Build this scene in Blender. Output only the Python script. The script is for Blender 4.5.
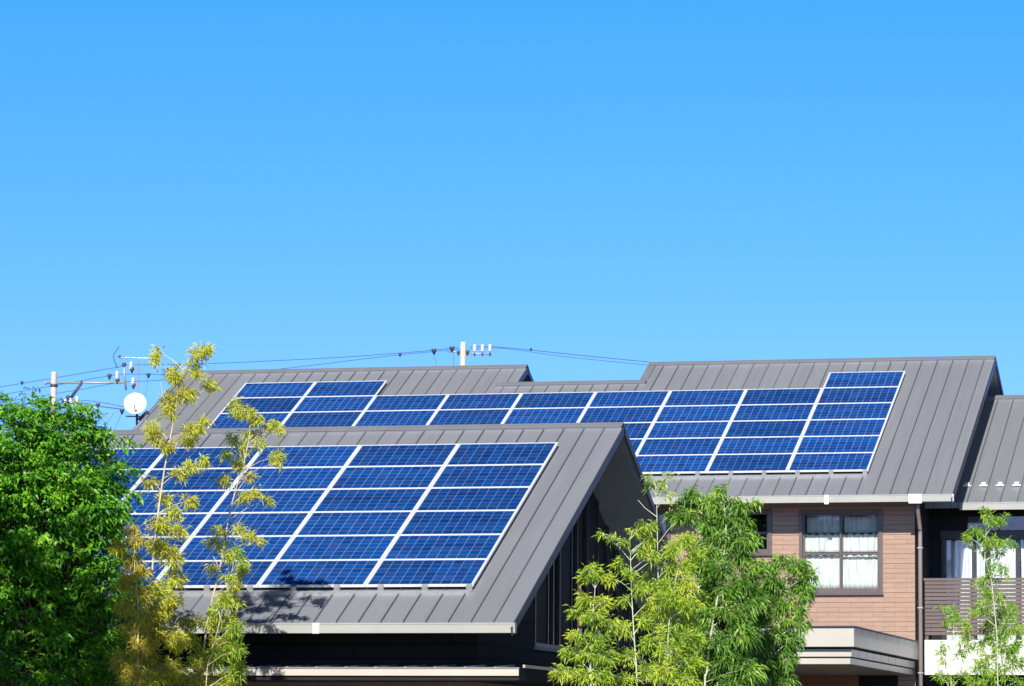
import bpy, math, random
import numpy as np
from mathutils import Vector, Matrix, Euler

# ------------------------------------------------------------------ camera, world, sun
for o in list(bpy.data.objects): bpy.data.objects.remove(o)
SC = bpy.context.scene
COL = SC.collection
CAM = Vector((0.0, 0.0, 1.6))
FPX = 3796.63
RM = ((0.9703800756568735, 0.2414843009600855, 0.0069167302954087585),
      (-0.019933018853261084, 0.10856634884998514, -0.9938893412532297),
      (-0.24075959695836865, 0.9643125428444879, 0.11016413293464306))   # right, down, forward
cd = bpy.data.cameras.new('camera'); cam = bpy.data.objects.new('camera', cd); COL.objects.link(cam)
m = Matrix(((RM[0][0], -RM[1][0], -RM[2][0], CAM.x), (RM[0][1], -RM[1][1], -RM[2][1], CAM.y),
            (RM[0][2], -RM[1][2], -RM[2][2], CAM.z), (0, 0, 0, 1)))
cam.matrix_world = m
cd.sensor_width = 36; cd.lens = FPX * 36 / 1024; cd.clip_start = 0.5; cd.clip_end = 6000
SC.camera = cam
SKY_LOW, SKY_HIGH = (1.05, 0.90, 1.50), (0.46, 1.20, 1.65)
SUN_EL, SUN_AZ = 31.0, -5.5      # degrees; azimuth = how far the sun stands to the left of straight behind (-Y)
W = bpy.data.worlds.new('World'); SC.world = W; W.use_nodes = True
nt = W.node_tree; nt.nodes.clear()
out = nt.nodes.new('ShaderNodeOutputWorld'); bg = nt.nodes.new('ShaderNodeBackground')
sky = nt.nodes.new('ShaderNodeTexSky'); sky.sky_type = 'NISHITA'; sky.sun_disc = False
sky.sun_elevation = math.radians(SUN_EL); sky.sun_rotation = math.radians(180 + SUN_AZ)
sky.air_density = 1.0; sky.dust_density = 0.7; sky.ozone_density = 3.0; sky.altitude = 100
# the dome is read a little higher up, bringing the upper sky's deep blue far down
tc = nt.nodes.new('ShaderNodeTexCoord'); mp = nt.nodes.new('ShaderNodeVectorMath'); mp.operation = 'MULTIPLY_ADD'
mp.inputs[1].default_value = (1, 1, 2.0); mp.inputs[2].default_value = (0, 0, 0.055)
nrm = nt.nodes.new('ShaderNodeVectorMath'); nrm.operation = 'NORMALIZE'
hs = nt.nodes.new('ShaderNodeHueSaturation'); hs.inputs['Saturation'].default_value = 1.15; hs.inputs['Value'].default_value = 1.0
nt.links.new(tc.outputs['Generated'], mp.inputs[0]); nt.links.new(mp.outputs[0], nrm.inputs[0])
nt.links.new(nrm.outputs[0], sky.inputs[0]); nt.links.new(sky.outputs[0], hs.inputs['Color'])
# dimming added overhead to cut sky fill and deepen shadows: the zenith is darker than the band near the horizon
sx = nt.nodes.new('ShaderNodeSeparateXYZ'); mr = nt.nodes.new('ShaderNodeMapRange'); nt.links.new(tc.outputs['Generated'], sx.inputs[0]); nt.links.new(sx.outputs[2], mr.inputs[0])
mr.inputs[1].default_value = 0.2; mr.inputs[2].default_value = 0.36; mr.inputs[3].default_value = 1.0; mr.inputs[4].default_value = 0.08
tn = nt.nodes.new('ShaderNodeVectorMath'); tn.operation = 'MULTIPLY'
tm = nt.nodes.new('ShaderNodeMix'); tm.data_type = 'VECTOR'; tm.inputs[4].default_value = SKY_LOW; tm.inputs[5].default_value = SKY_HIGH
tr_ = nt.nodes.new('ShaderNodeMapRange'); tr_.inputs[1].default_value = 0.02; tr_.inputs[2].default_value = 0.2; nt.links.new(sx.outputs[2], tr_.inputs[0])
nt.links.new(tr_.outputs[0], tm.inputs[0]); nt.links.new(tm.outputs[1], tn.inputs[1])
sc_ = nt.nodes.new('ShaderNodeVectorMath'); sc_.operation = 'SCALE'
nt.links.new(hs.outputs[0], tn.inputs[0]); nt.links.new(tn.outputs[0], sc_.inputs[0]); nt.links.new(mr.outputs[0], sc_.inputs[3]); nt.links.new(sc_.outputs[0], bg.inputs[0])
nt.links.new(bg.outputs[0], out.inputs[0])
bg.inputs[1].default_value = 0.14
sl = bpy.data.lights.new('sun', 'SUN'); sl.energy = 5.0; sl.angle = math.radians(0.5); sl.color = (1.0, 0.955, 0.88)
so = bpy.data.objects.new('sun', sl); COL.objects.link(so)
el, az = math.radians(SUN_EL), math.radians(SUN_AZ)
SD = Vector((-math.sin(az) * math.cos(el), -math.cos(az) * math.cos(el), math.sin(el)))   # towards the sun
so.rotation_euler = SD.to_track_quat('Z', 'Y').to_euler(); so.location = (0, -20, 40)
SC.view_settings.view_transform = 'Standard'; SC.view_settings.look = 'None'
SC.view_settings.exposure = 0.35; SC.view_settings.gamma = 1
SC.render.engine = 'CYCLES'; SC.render.resolution_x = 1024; SC.render.resolution_y = 686
SC.cycles.max_bounces = 6; SC.cycles.transparent_max_bounces = 12

# ------------------------------------------------------------------ helpers
def ray(px, py):
    a, b = (px - 512) / FPX, (py - 343) / FPX
    return Vector([a * RM[0][i] + b * RM[1][i] + RM[2][i] for i in range(3)])
def at(px, py, Y):                      # the point at depth Y seen at a pixel of the survey photo
    d = ray(px, py); return CAM + d * (Y / d.y)
TH = math.radians(25.323); CT, ST, TT = math.cos(TH), math.sin(TH), math.tan(TH)

def wloc(o):
    v = Vector((0, 0, 0))
    while o is not None: v += o.location; o = o.parent
    return v
def link(o, parent=None):
    COL.objects.link(o)
    if parent is not None: o.parent = parent
    return o
def tag(o, label=None, cat=None, group=None, kind=None):
    if label: o['label'] = label
    if cat: o['category'] = cat
    if group: o['group'] = group
    if kind: o['kind'] = kind
    return o
def thing(name, loc, label, cat, group=None):
    o = bpy.data.objects.new(name, None); o.location = loc; o.empty_display_size = 0.2
    link(o); return tag(o, label, cat, group)

class MB:
    def __init__(s): s.v = []; s.f = []; s.sm = []
    def add(s, vs, fs, smooth=False):
        b = len(s.v); s.v += [tuple(v) for v in vs]; s.f += [tuple(b + i for i in f) for f in fs]; s.sm += [smooth] * len(fs)
        return s
    def box(s, a, b):
        x0, y0, z0 = a; x1, y1, z1 = b
        return s.fbox((0, 0, 0), (1, 0, 0), (0, 1, 0), (0, 0, 1), x0, x1, y0, y1, z0, z1)
    def fbox(s, o, ex, ey, ez, x0, x1, y0, y1, z0, z1):
        o, ex, ey, ez = Vector(o), Vector(ex), Vector(ey), Vector(ez)
        vs = [o + ex * x + ey * y + ez * z for z in (z0, z1) for y in (y0, y1) for x in (x0, x1)]
        return s.add(vs, [(0, 2, 3, 1), (4, 5, 7, 6), (0, 1, 5, 4), (2, 6, 7, 3), (0, 4, 6, 2), (1, 3, 7, 5)])
    def prism_x(s, prof, x0, x1):       # prof: list of (y,z), counter-clockwise seen from +x
        n = len(prof); vs = [(x0, y, z) for y, z in prof] + [(x1, y, z) for y, z in prof]
        fs = [tuple(range(n - 1, -1, -1)), tuple(range(n, 2 * n))]
        for i in range(n): j = (i + 1) % n; fs.append((i, j, n + j, n + i))
        return s.add(vs, fs)
    def tube(s, pts, radii, n=8, cap=True):
        pts = [Vector(p) for p in pts]
        if not hasattr(radii, '__len__'): radii = [radii] * len(pts)
        b = len(s.v); ref = None; rings = []
        for i, p in enumerate(pts):
            d = (pts[min(i + 1, len(pts) - 1)] - pts[max(i - 1, 0)]).normalized()
            if ref is None: ref = Vector((1, 0, 0)) if abs(d.x) < 0.8 else Vector((0, 1, 0))
            u = (ref - d * ref.dot(d)).normalized(); w = d.cross(u); ref = u
            rings.append([p + (u * math.cos(2 * math.pi * k / n) + w * math.sin(2 * math.pi * k / n)) * radii[i] for k in range(n)])
        vs = [v for r in rings for v in r]; fs = []
        for i in range(len(pts) - 1):
            for k in range(n):
                k2 = (k + 1) % n; fs.append((i * n + k, i * n + k2, (i + 1) * n + k2, (i + 1) * n + k))
        s.add(vs, fs, True)
        if cap:
            s.add([], [tuple(-len(vs) + k for k in range(n - 1, -1, -1)), tuple(-n + k for k in range(n))]) if False else None
            L = len(vs); base = b
            s.f.append(tuple(base + k for k in range(n - 1, -1, -1))); s.sm.append(False)
            s.f.append(tuple(base + L - n + k for k in range(n))); s.sm.append(False)
        return s
    def lathe(s, c, prof, axis=(0, 0, 1), n=12):    # prof: (r, h)
        c = Vector(c); a = Vector(axis).normalized(); u = a.orthogonal().normalized(); w = a.cross(u)
        vs = [c + a * h + (u * math.cos(2 * math.pi * k / n) + w * math.sin(2 * math.pi * k / n)) * r for r, h in prof for k in range(n)]
        fs = [(i * n + k, i * n + (k + 1) % n, (i + 1) * n + (k + 1) % n, (i + 1) * n + k) for i in range(len(prof) - 1) for k in range(n)]
        return s.add(vs, fs, True)
    def build(s, name, mat, parent=None, bevel=0):
        off = wloc(parent) if parent is not None else Vector((0, 0, 0))
        me = bpy.data.meshes.new(name); me.from_pydata([(v[0] - off.x, v[1] - off.y, v[2] - off.z) for v in s.v], [], s.f)
        me.polygons.foreach_set('use_smooth', s.sm); me.materials.append(mat); me.update()
        o = bpy.data.objects.new(name, me); link(o, parent)
        if bevel:
            md = o.modifiers.new('bevel', 'BEVEL'); md.width = bevel; md.segments = 2; md.limit_method = 'ANGLE'
        return o

# ------------------------------------------------------------------ materials
def mat(name):
    M = bpy.data.materials.new(name); M.use_nodes = True; n = M.node_tree.nodes; return M, M.node_tree, n['Principled BSDF']
def N(t, typ, **kw):
    n = t.nodes.new(typ)
    for k, v in kw.items():
        if k.startswith('i_'): n.inputs[k[2:].replace('_', ' ')].default_value = v
        else: setattr(n, k, v)
    return n
def noisy(name, c1, c2, rough=0.5, scale=4.0, metal=0.0, stretch=(1, 1, 1), bump=0.0, bscale=60, spec=0.5, detail=5):
    M, t, p = mat(name)
    co = N(t, 'ShaderNodeTexCoord'); mpn = N(t, 'ShaderNodeMapping'); mpn.inputs['Scale'].default_value = stretch
    ns = N(t, 'ShaderNodeTexNoise', i_Scale=scale, i_Detail=detail, i_Roughness=0.6)
    rp = N(t, 'ShaderNodeValToRGB'); rp.color_ramp.elements[0].color = (*c1, 1); rp.color_ramp.elements[1].color = (*c2, 1)
    rp.color_ramp.elements[0].position = 0.3; rp.color_ramp.elements[1].position = 0.7
    t.links.new(co.outputs['Object'], mpn.inputs[0]); t.links.new(mpn.outputs[0], ns.inputs[0]); t.links.new(ns.outputs[0], rp.inputs[0])
    t.links.new(rp.outputs[0], p.inputs['Base Color']); p.inputs['Roughness'].default_value = rough; p.inputs['Metallic'].default_value = metal
    p.inputs['Specular IOR Level'].default_value = spec
    if bump:
        n2 = N(t, 'ShaderNodeTexNoise', i_Scale=bscale, i_Detail=3); bp = N(t, 'ShaderNodeBump', i_Strength=bump, i_Distance=0.01)
        t.links.new(mpn.outputs[0], n2.inputs[0]); t.links.new(n2.outputs[0], bp.inputs['Height']); t.links.new(bp.outputs[0], p.inputs['Normal'])
    return M
def glass(name, tint=(0.9, 0.95, 1.0), refl=0.12):
    M, t, p = mat(name); t.nodes.remove(p); o = t.nodes['Material Output']
    tr = N(t, 'ShaderNodeBsdfTransparent'); tr.inputs[0].default_value = (*tint, 1)
    gl = N(t, 'ShaderNodeBsdfGlossy'); gl.inputs['Roughness'].default_value = 0.02
    fr = N(t, 'ShaderNodeFresnel', i_IOR=1.55); ad = N(t, 'ShaderNodeMath', operation='ADD'); ad.inputs[1].default_value = refl; ad.use_clamp = True
    mx = N(t, 'ShaderNodeMixShader'); t.links.new(fr.outputs[0], ad.inputs[0]); t.links.new(ad.outputs[0], mx.inputs[0])
    t.links.new(tr.outputs[0], mx.inputs[1]); t.links.new(gl.outputs[0], mx.inputs[2]); t.links.new(mx.outputs[0], o.inputs[0])
    return M
def leafmat(name, cols, trans=0.35, rough=0.45, spec=0.5, tcol=1.5):
    M, t, p = mat(name); o = t.nodes['Material Output']
    ge = N(t, 'ShaderNodeNewGeometry'); rp = N(t, 'ShaderNodeValToRGB'); cr = rp.color_ramp
    cr.elements[0].position = 0; cr.elements[0].color = (*cols[0], 1); cr.elements[1].position = 1; cr.elements[1].color = (*cols[-1], 1)
    for i, c in enumerate(cols[1:-1]):
        e = cr.elements.new((i + 1) / (len(cols) - 1)); e.color = (*c, 1)
    # tone also drifts slowly from branch to branch
    co = N(t, 'ShaderNodeTexCoord'); ns = N(t, 'ShaderNodeTexNoise', i_Scale=2.2, i_Detail=2); mx0 = N(t, 'ShaderNodeMath', operation='MULTIPLY_ADD')
    mx0.inputs[1].default_value = 0.55; ad = N(t, 'ShaderNodeMath', operation='MULTIPLY_ADD'); ad.inputs[1].default_value = 1.3; ad.inputs[2].default_value = -0.42
    t.links.new(co.outputs['Object'], ns.inputs[0]); t.links.new(ns.outputs[0], ad.inputs[0]); t.links.new(ge.outputs['Random Per Island'], mx0.inputs[0])
    t.links.new(ad.outputs[0], mx0.inputs[2]); t.links.new(mx0.outputs[0], rp.inputs[0])
    t.links.new(rp.outputs[0], p.inputs['Base Color']); p.inputs['Roughness'].default_value = rough; p.inputs['Specular IOR Level'].default_value = spec
    tl = N(t, 'ShaderNodeBsdfTranslucent'); g = N(t, 'ShaderNodeVectorMath', operation='MULTIPLY'); g.inputs[1].default_value = (tcol, tcol * 1.1, tcol * 0.5)
    t.links.new(rp.outputs[0], g.inputs[0]); t.links.new(g.outputs[0], tl.inputs[0])
    mx = N(t, 'ShaderNodeMixShader'); mx.inputs[0].default_value = trans
    t.links.new(p.outputs[0], mx.inputs[1]); t.links.new(tl.outputs[0], mx.inputs[2]); t.links.new(mx.outputs[0], o.inputs[0])
    return M

M_ROOF = noisy('grey standing seam metal', (0.285, 0.283, 0.281), (0.322, 0.318, 0.312), rough=0.45, scale=1.1, metal=0.15, stretch=(2.4, .35, .35), bump=0.06, bscale=3)
def roofmat(name, base, xref):
    M, t, p = mat(name); ge = N(t, 'ShaderNodeNewGeometry'); sp = N(t, 'ShaderNodeSeparateXYZ'); t.links.new(ge.outputs['Position'], sp.inputs[0])
    a = N(t, 'ShaderNodeMath', operation='SUBTRACT'); a.inputs[1].default_value = xref; d = N(t, 'ShaderNodeMath', operation='DIVIDE'); d.inputs[1].default_value = .34; f = N(t, 'ShaderNodeMath', operation='FLOOR')
    t.links.new(sp.outputs[0], a.inputs[0]); t.links.new(a.outputs[0], d.inputs[0]); t.links.new(d.outputs[0], f.inputs[0])
    w = N(t, 'ShaderNodeTexWhiteNoise', noise_dimensions='1D'); t.links.new(f.outputs[0], w.inputs[1])          # each sheet its own batch tone
    mp_ = N(t, 'ShaderNodeMapping'); mp_.inputs['Scale'].default_value = (9, .45, .45); n1 = N(t, 'ShaderNodeTexNoise', i_Scale=1.0, i_Detail=6, i_Roughness=.65)
    t.links.new(ge.outputs['Position'], mp_.inputs[0]); t.links.new(mp_.outputs[0], n1.inputs[0])               # rain streaks down the slope
    n2 = N(t, 'ShaderNodeTexNoise', i_Scale=.55, i_Detail=4); t.links.new(ge.outputs['Position'], n2.inputs[0])
    s1 = N(t, 'ShaderNodeMath', operation='MULTIPLY_ADD'); s1.inputs[1].default_value = .085; s1.inputs[2].default_value = .80; t.links.new(w.outputs[0], s1.inputs[0])
    s2 = N(t, 'ShaderNodeMath', operation='MULTIPLY_ADD'); s2.inputs[1].default_value = .20; t.links.new(n1.outputs[0], s2.inputs[0]); t.links.new(s1.outputs[0], s2.inputs[2])
    s3 = N(t, 'ShaderNodeMath', operation='MULTIPLY_ADD'); s3.inputs[1].default_value = .12; t.links.new(n2.outputs[0], s3.inputs[0]); t.links.new(s2.outputs[0], s3.inputs[2])
    # a thin darker line runs along each standing seam
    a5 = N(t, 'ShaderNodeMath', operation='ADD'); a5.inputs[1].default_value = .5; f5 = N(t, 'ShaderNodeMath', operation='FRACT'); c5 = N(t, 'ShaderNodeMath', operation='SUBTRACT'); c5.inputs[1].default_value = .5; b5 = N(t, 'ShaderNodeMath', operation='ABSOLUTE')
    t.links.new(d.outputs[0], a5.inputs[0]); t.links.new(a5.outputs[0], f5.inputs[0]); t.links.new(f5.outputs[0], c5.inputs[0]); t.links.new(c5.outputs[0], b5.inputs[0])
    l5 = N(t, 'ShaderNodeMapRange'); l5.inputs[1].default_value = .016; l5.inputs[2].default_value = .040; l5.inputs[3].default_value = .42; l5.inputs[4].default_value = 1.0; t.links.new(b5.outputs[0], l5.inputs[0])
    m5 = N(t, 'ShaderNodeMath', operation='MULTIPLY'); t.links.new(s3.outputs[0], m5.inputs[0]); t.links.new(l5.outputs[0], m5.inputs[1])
    v = N(t, 'ShaderNodeVectorMath', operation='SCALE'); v.inputs[0].default_value = base; t.links.new(m5.outputs[0], v.inputs[3]); t.links.new(v.outputs[0], p.inputs['Base Color'])
    r_ = N(t, 'ShaderNodeMath', operation='MULTIPLY_ADD'); r_.inputs[1].default_value = .25; r_.inputs[2].default_value = .32; t.links.new(n1.outputs[0], r_.inputs[0]); t.links.new(r_.outputs[0], p.inputs['Roughness'])
    p.inputs['Metallic'].default_value = 0.2; n3 = N(t, 'ShaderNodeTexNoise', i_Scale=2.2, i_Detail=2); t.links.new(ge.outputs['Position'], n3.inputs[0])
    b = N(t, 'ShaderNodeBump', i_Strength=.35, i_Distance=.02); t.links.new(n3.outputs[0], b.inputs['Height']); t.links.new(b.outputs[0], p.inputs['Normal'])   # slight oil-canning
    return M
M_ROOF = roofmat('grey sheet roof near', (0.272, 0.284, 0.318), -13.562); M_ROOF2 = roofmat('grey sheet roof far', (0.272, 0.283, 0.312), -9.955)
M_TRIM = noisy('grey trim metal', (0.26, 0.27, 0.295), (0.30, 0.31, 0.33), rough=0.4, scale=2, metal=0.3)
M_DARKTRIM = noisy('shaded barge metal', (0.035, 0.045, 0.075), (0.05, 0.06, 0.095), rough=0.45, scale=2, metal=0.2, spec=.4)  # grey barge metal; shade and sky blue put into the base colour
M_SOFFIT = noisy('soffit board', (0.27, 0.295, 0.30), (0.32, 0.35, 0.355), rough=0.8, scale=1.5)
M_GUTTER = noisy('cream gutter', (0.34, 0.34, 0.305), (0.40, 0.395, 0.355), rough=0.4, scale=3, stretch=(.5, 1, 1))
M_WHITEPVC = noisy('white pvc', (0.78, 0.78, 0.76), (0.85, 0.85, 0.83), rough=0.4, scale=6)
M_CREAM = noisy('cream cladding', (0.52, 0.44, 0.36), (0.58, 0.495, 0.41), rough=0.45, scale=1.5)
M_CANOPY = noisy('canopy metal panel', (0.47, 0.44, 0.385), (0.53, 0.50, 0.44), rough=0.35, scale=1.2, metal=0.1)
M_JOINT = noisy('joint seal', (0.30, 0.29, 0.26), (0.34, 0.33, 0.3), rough=.7)
M_JOINTC = noisy('pale gutter sleeve', (0.52, 0.52, 0.49), (0.58, 0.58, 0.55), rough=.4)
M_WHITE = noisy('white render', (0.62, 0.61, 0.57), (0.68, 0.67, 0.63), rough=0.7, scale=2, bump=0.1)
M_CHAR = noisy('charcoal siding', (0.012, 0.013, 0.015), (0.020, 0.021, 0.024), rough=0.7, scale=5, stretch=(1, 1, 6), spec=.2)
M_FRAMEWIN = noisy('dark bronze window frame', (0.10, 0.075, 0.07), (0.13, 0.10, 0.092), rough=0.4, scale=5, metal=0.2)
M_BLACK = noisy('black window frame', (0.02, 0.02, 0.024), (0.03, 0.03, 0.034), rough=0.4, scale=5)
M_SLATWOOD = noisy('weathered brown slat', (0.10, 0.070, 0.062), (0.15, 0.108, 0.098), rough=0.55, scale=3, stretch=(.3, 3, 8))
M_PIPE = noisy('taupe downpipe', (0.22, 0.18, 0.165), (0.27, 0.22, 0.20), rough=0.4, scale=2)
M_DOOR = noisy('brown timber door', (0.20, 0.085, 0.04), (0.30, 0.14, 0.07), rough=0.5, scale=4, stretch=(6, 6, .6))
M_ALU = noisy('silver panel frame', (0.80, 0.82, 0.84), (0.86, 0.88, 0.90), rough=0.35, scale=8, metal=0.15)
M_RAIL = noisy('galvanised rail', (0.42, 0.42, 0.43), (0.52, 0.52, 0.53), rough=0.45, scale=8, metal=0.4)
M_UNDER = noisy('panel backsheet', (0.02, 0.02, 0.025), (0.03, 0.03, 0.035), rough=0.7)
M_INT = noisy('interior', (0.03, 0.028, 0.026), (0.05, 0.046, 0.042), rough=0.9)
M_CONC = noisy('pole concrete', (0.50, 0.45, 0.37), (0.60, 0.55, 0.46), rough=0.8, scale=6)
M_GALV = noisy('pole hardware', (0.33, 0.32, 0.33), (0.42, 0.41, 0.42), rough=0.5, metal=0.4)
M_DKSTEEL = noisy('dark steel', (0.06, 0.06, 0.075), (0.09, 0.09, 0.10), rough=0.5, metal=0.3)
M_PORC = noisy('white porcelain', (0.62, 0.62, 0.60), (0.72, 0.72, 0.70), rough=0.15)
M_WIRE = noisy('cable jacket', (0.05, 0.09, 0.11), (0.07, 0.12, 0.14), rough=0.6)
M_DISH = noisy('white dish paint', (0.84, 0.84, 0.84), (0.88, 0.88, 0.88), rough=0.35)
M_GROUND = noisy('ground', (0.085, 0.082, 0.075), (0.14, 0.135, 0.125), rough=0.9, scale=0.3)
M_BARK = noisy('bark', (0.06, 0.045, 0.03), (0.13, 0.10, 0.075), rough=0.9, scale=9, stretch=(3, 3, .5))
M_CULMY = noisy('yellow bamboo culm', (0.50, 0.40, 0.20), (0.72, 0.62, 0.38), rough=0.4, scale=9)
M_CULMP = noisy('pale bamboo culm', (0.45, 0.47, 0.30), (0.66, 0.66, 0.50), rough=0.4, scale=9)
M_GLASS = glass('window glass', (0.99, 1.0, 1.0), 0.0)
M_GLASSD = glass('dark glass', (0.25, 0.27, 0.32), 0.0)
M_CURT, t, p = mat('sheer curtain')
co = N(t, 'ShaderNodeTexCoord'); wv = N(t, 'ShaderNodeTexNoise', i_Scale=5, i_Detail=4); mpn = N(t, 'ShaderNodeMapping'); mpn.inputs['Scale'].default_value = (5, 5, .35)
rp = N(t, 'ShaderNodeValToRGB'); rp.color_ramp.elements[0].color = (.38, .44, .43, 1); rp.color_ramp.elements[1].color = (.66, .69, .67, 1); rp.color_ramp.elements[0].position = .3; rp.color_ramp.elements[1].position = .6
t.links.new(co.outputs['Object'], mpn.inputs[0]); t.links.new(mpn.outputs[0], wv.inputs[0]); t.links.new(wv.outputs[0], rp.inputs[0]); t.links.new(rp.outputs[0], p.inputs['Base Color']); p.inputs['Roughness'].default_value = 0.9

# brown tile wall: long courses with thin joints
def tilewall(name, c1, c2, cj, bw=0.9, rh=0.195, seam=0.012):
    M, t, p = mat(name)
    co = N(t, 'ShaderNodeTexCoord'); sp = N(t, 'ShaderNodeSeparateXYZ'); cb = N(t, 'ShaderNodeCombineXYZ'); ad = N(t, 'ShaderNodeMath', operation='ADD')
    t.links.new(co.outputs['Object'], sp.inputs[0]); t.links.new(sp.outputs[0], ad.inputs[0]); t.links.new(sp.outputs[1], ad.inputs[1])
    t.links.new(ad.outputs[0], cb.inputs[0]); t.links.new(sp.outputs[2], cb.inputs[1])
    br = N(t, 'ShaderNodeTexBrick', i_Scale=1.0); br.inputs['Brick Width'].default_value = bw; br.inputs['Row Height'].default_value = rh
    br.inputs['Mortar Size'].default_value = seam; br.inputs['Mortar Smooth'].default_value = 0.6; br.offset = 0.5
    br.inputs['Color1'].default_value = (*c1, 1); br.inputs['Color2'].default_value = (*c2, 1); br.inputs['Mortar'].default_value = (*cj, 1)
    ns = N(t, 'ShaderNodeTexNoise', i_Scale=14, i_Detail=8); mpn = N(t, 'ShaderNodeMapping'); mpn.inputs['Scale'].default_value = (.25, 3.4, 1)
    mx = N(t, 'ShaderNodeMix', data_type='RGBA', blend_type='MULTIPLY'); mx.inputs[0].default_value = 0.35
    t.links.new(cb.outputs[0], br.inputs[0]); t.links.new(cb.outputs[0], mpn.inputs[0]); t.links.new(mpn.outputs[0], ns.inputs[0])
    rr = N(t, 'ShaderNodeValToRGB'); rr.color_ramp.elements[0].color = (.6, .6, .6, 1); rr.color_ramp.elements[1].color = (1.2, 1.2, 1.2, 1); rr.color_ramp.elements[0].position = .3; rr.color_ramp.elements[1].position = .7
    t.links.new(ns.outputs[0], rr.inputs[0]); t.links.new(br.outputs[0], mx.inputs[6]); t.links.new(rr.outputs[0], mx.inputs[7])
    t.links.new(mx.outputs[2], p.inputs['Base Color']); p.inputs['Roughness'].default_value = 0.8; p.inputs['Specular IOR Level'].default_value = 0.2
    # every second course the joint line is darker
    fm = N(t, 'ShaderNodeMath', operation='DIVIDE'); fm.inputs[1].default_value = rh * 2; ff = N(t, 'ShaderNodeMath', operation='FRACT'); lt = N(t, 'ShaderNodeMath', operation='LESS_THAN'); lt.inputs[1].default_value = .055
    t.links.new(sp.outputs[2], fm.inputs[0]); t.links.new(fm.outputs[0], ff.inputs[0]); t.links.new(ff.outputs[0], lt.inputs[0])
    m3 = N(t, 'ShaderNodeMix', data_type='RGBA'); m3.inputs[7].default_value = (cj[0] * .62, cj[1] * .62, cj[2] * .62, 1); t.links.new(lt.outputs[0], m3.inputs[0]); t.links.new(mx.outputs[2], m3.inputs[6]); t.links.new(m3.outputs[2], p.inputs['Base Color'])
    bp = N(t, 'ShaderNodeBump', i_Strength=0.6, i_Distance=0.008); bp.invert = True; t.links.new(br.outputs['Fac'], bp.inputs['Height']); t.links.new(bp.outputs[0], p.inputs['Normal'])
    return M
M_TILE = tilewall('brown tile courses', (0.375, 0.245, 0.188), (0.41, 0.27, 0.205), (0.33, 0.205, 0.15), 0.455, 0.0975, 0.007)
M_SIDING = tilewall('charcoal boards', (0.014, 0.015, 0.018), (0.018, 0.019, 0.023), (0.006, 0.006, 0.007), 3.0, 0.21, 0.01)

# polycrystalline panel glass: 10 x 6 cells
PW, PH = 1.664, 0.995
M_CELL, t, p = mat('polycrystalline cells')
co = N(t, 'ShaderNodeTexCoord'); sp = N(t, 'ShaderNodeSeparateXYZ'); t.links.new(co.outputs['Object'], sp.inputs[0])
def axis(outp, a, cell, lw):
    s = N(t, 'ShaderNodeMath', operation='SUBTRACT'); s.inputs[1].default_value = a; t.links.new(outp, s.inputs[0])
    d = N(t, 'ShaderNodeMath', operation='DIVIDE'); d.inputs[1].default_value = cell; t.links.new(s.outputs[0], d.inputs[0])
    fl = N(t, 'ShaderNodeMath', operation='FLOOR'); t.links.new(d.outputs[0], fl.inputs[0])
    fr = N(t, 'ShaderNodeMath', operation='FRACT'); t.links.new(d.outputs[0], fr.inputs[0])
    c = N(t, 'ShaderNodeMath', operation='SUBTRACT'); c.inputs[1].default_value = 0.5; t.links.new(fr.outputs[0], c.inputs[0])
    ab = N(t, 'ShaderNodeMath', operation='ABSOLUTE'); t.links.new(c.outputs[0], ab.inputs[0])
    g = N(t, 'ShaderNodeMath', operation='GREATER_THAN'); g.inputs[1].default_value = 0.5 - lw / cell / 2; t.links.new(ab.outputs[0], g.inputs[0])
    return fl, g, fr
FW = 0.033
fx, gx, frx = axis(sp.outputs[0], FW + 0.008, (PW - 2 * FW - 0.016) / 10, 0.0075)
fy, gy, fry = axis(sp.outputs[1], .024 + 0.006, (PH - 2 * .024 - 0.012) / 6, 0.005)
oi = N(t, 'ShaderNodeObjectInfo'); cb = N(t, 'ShaderNodeCombineXYZ'); t.links.new(fx.outputs[0], cb.inputs[0]); t.links.new(fy.outputs[0], cb.inputs[1]); t.links.new(oi.outputs['Random'], cb.inputs[2])
wn = N(t, 'ShaderNodeTexWhiteNoise', noise_dimensions='3D'); t.links.new(cb.outputs[0], wn.inputs[0])
vo = N(t, 'ShaderNodeTexVoronoi', i_Scale=55); ac = N(t, 'ShaderNodeVectorMath', operation='ADD'); t.links.new(co.outputs['Object'], ac.inputs[0]); t.links.new(cb.outputs[0], ac.inputs[1]); t.links.new(ac.outputs[0], vo.inputs[0])
sv = N(t, 'ShaderNodeSeparateColor'); t.links.new(vo.outputs['Color'], sv.inputs[0])
rowc = N(t, 'ShaderNodeCombineXYZ'); t.links.new(fy.outputs[0], rowc.inputs[1]); t.links.new(oi.outputs['Random'], rowc.inputs[2])
wn2 = N(t, 'ShaderNodeTexWhiteNoise', noise_dimensions='3D'); t.links.new(rowc.outputs[0], wn2.inputs[0])
a1 = N(t, 'ShaderNodeMath', operation='MULTIPLY_ADD'); a1.inputs[1].default_value = 0.38; t.links.new(wn.outputs[0], a1.inputs[0])
a2 = N(t, 'ShaderNodeMath', operation='MULTIPLY_ADD'); a2.inputs[1].default_value = 0.32; t.links.new(sv.outputs[0], a2.inputs[0]); 
a3 = N(t, 'ShaderNodeMath', operation='MULTIPLY'); a3.inputs[1].default_value = 0.30; t.links.new(wn2.outputs[0], a3.inputs[0]); t.links.new(a3.outputs[0], a2.inputs[2]); t.links.new(a2.outputs[0], a1.inputs[2])
rp = N(t, 'ShaderNodeValToRGB'); rp.color_ramp.elements[0].color = (0.003, 0.028, 0.150, 1); rp.color_ramp.elements[0].position = .1
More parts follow.
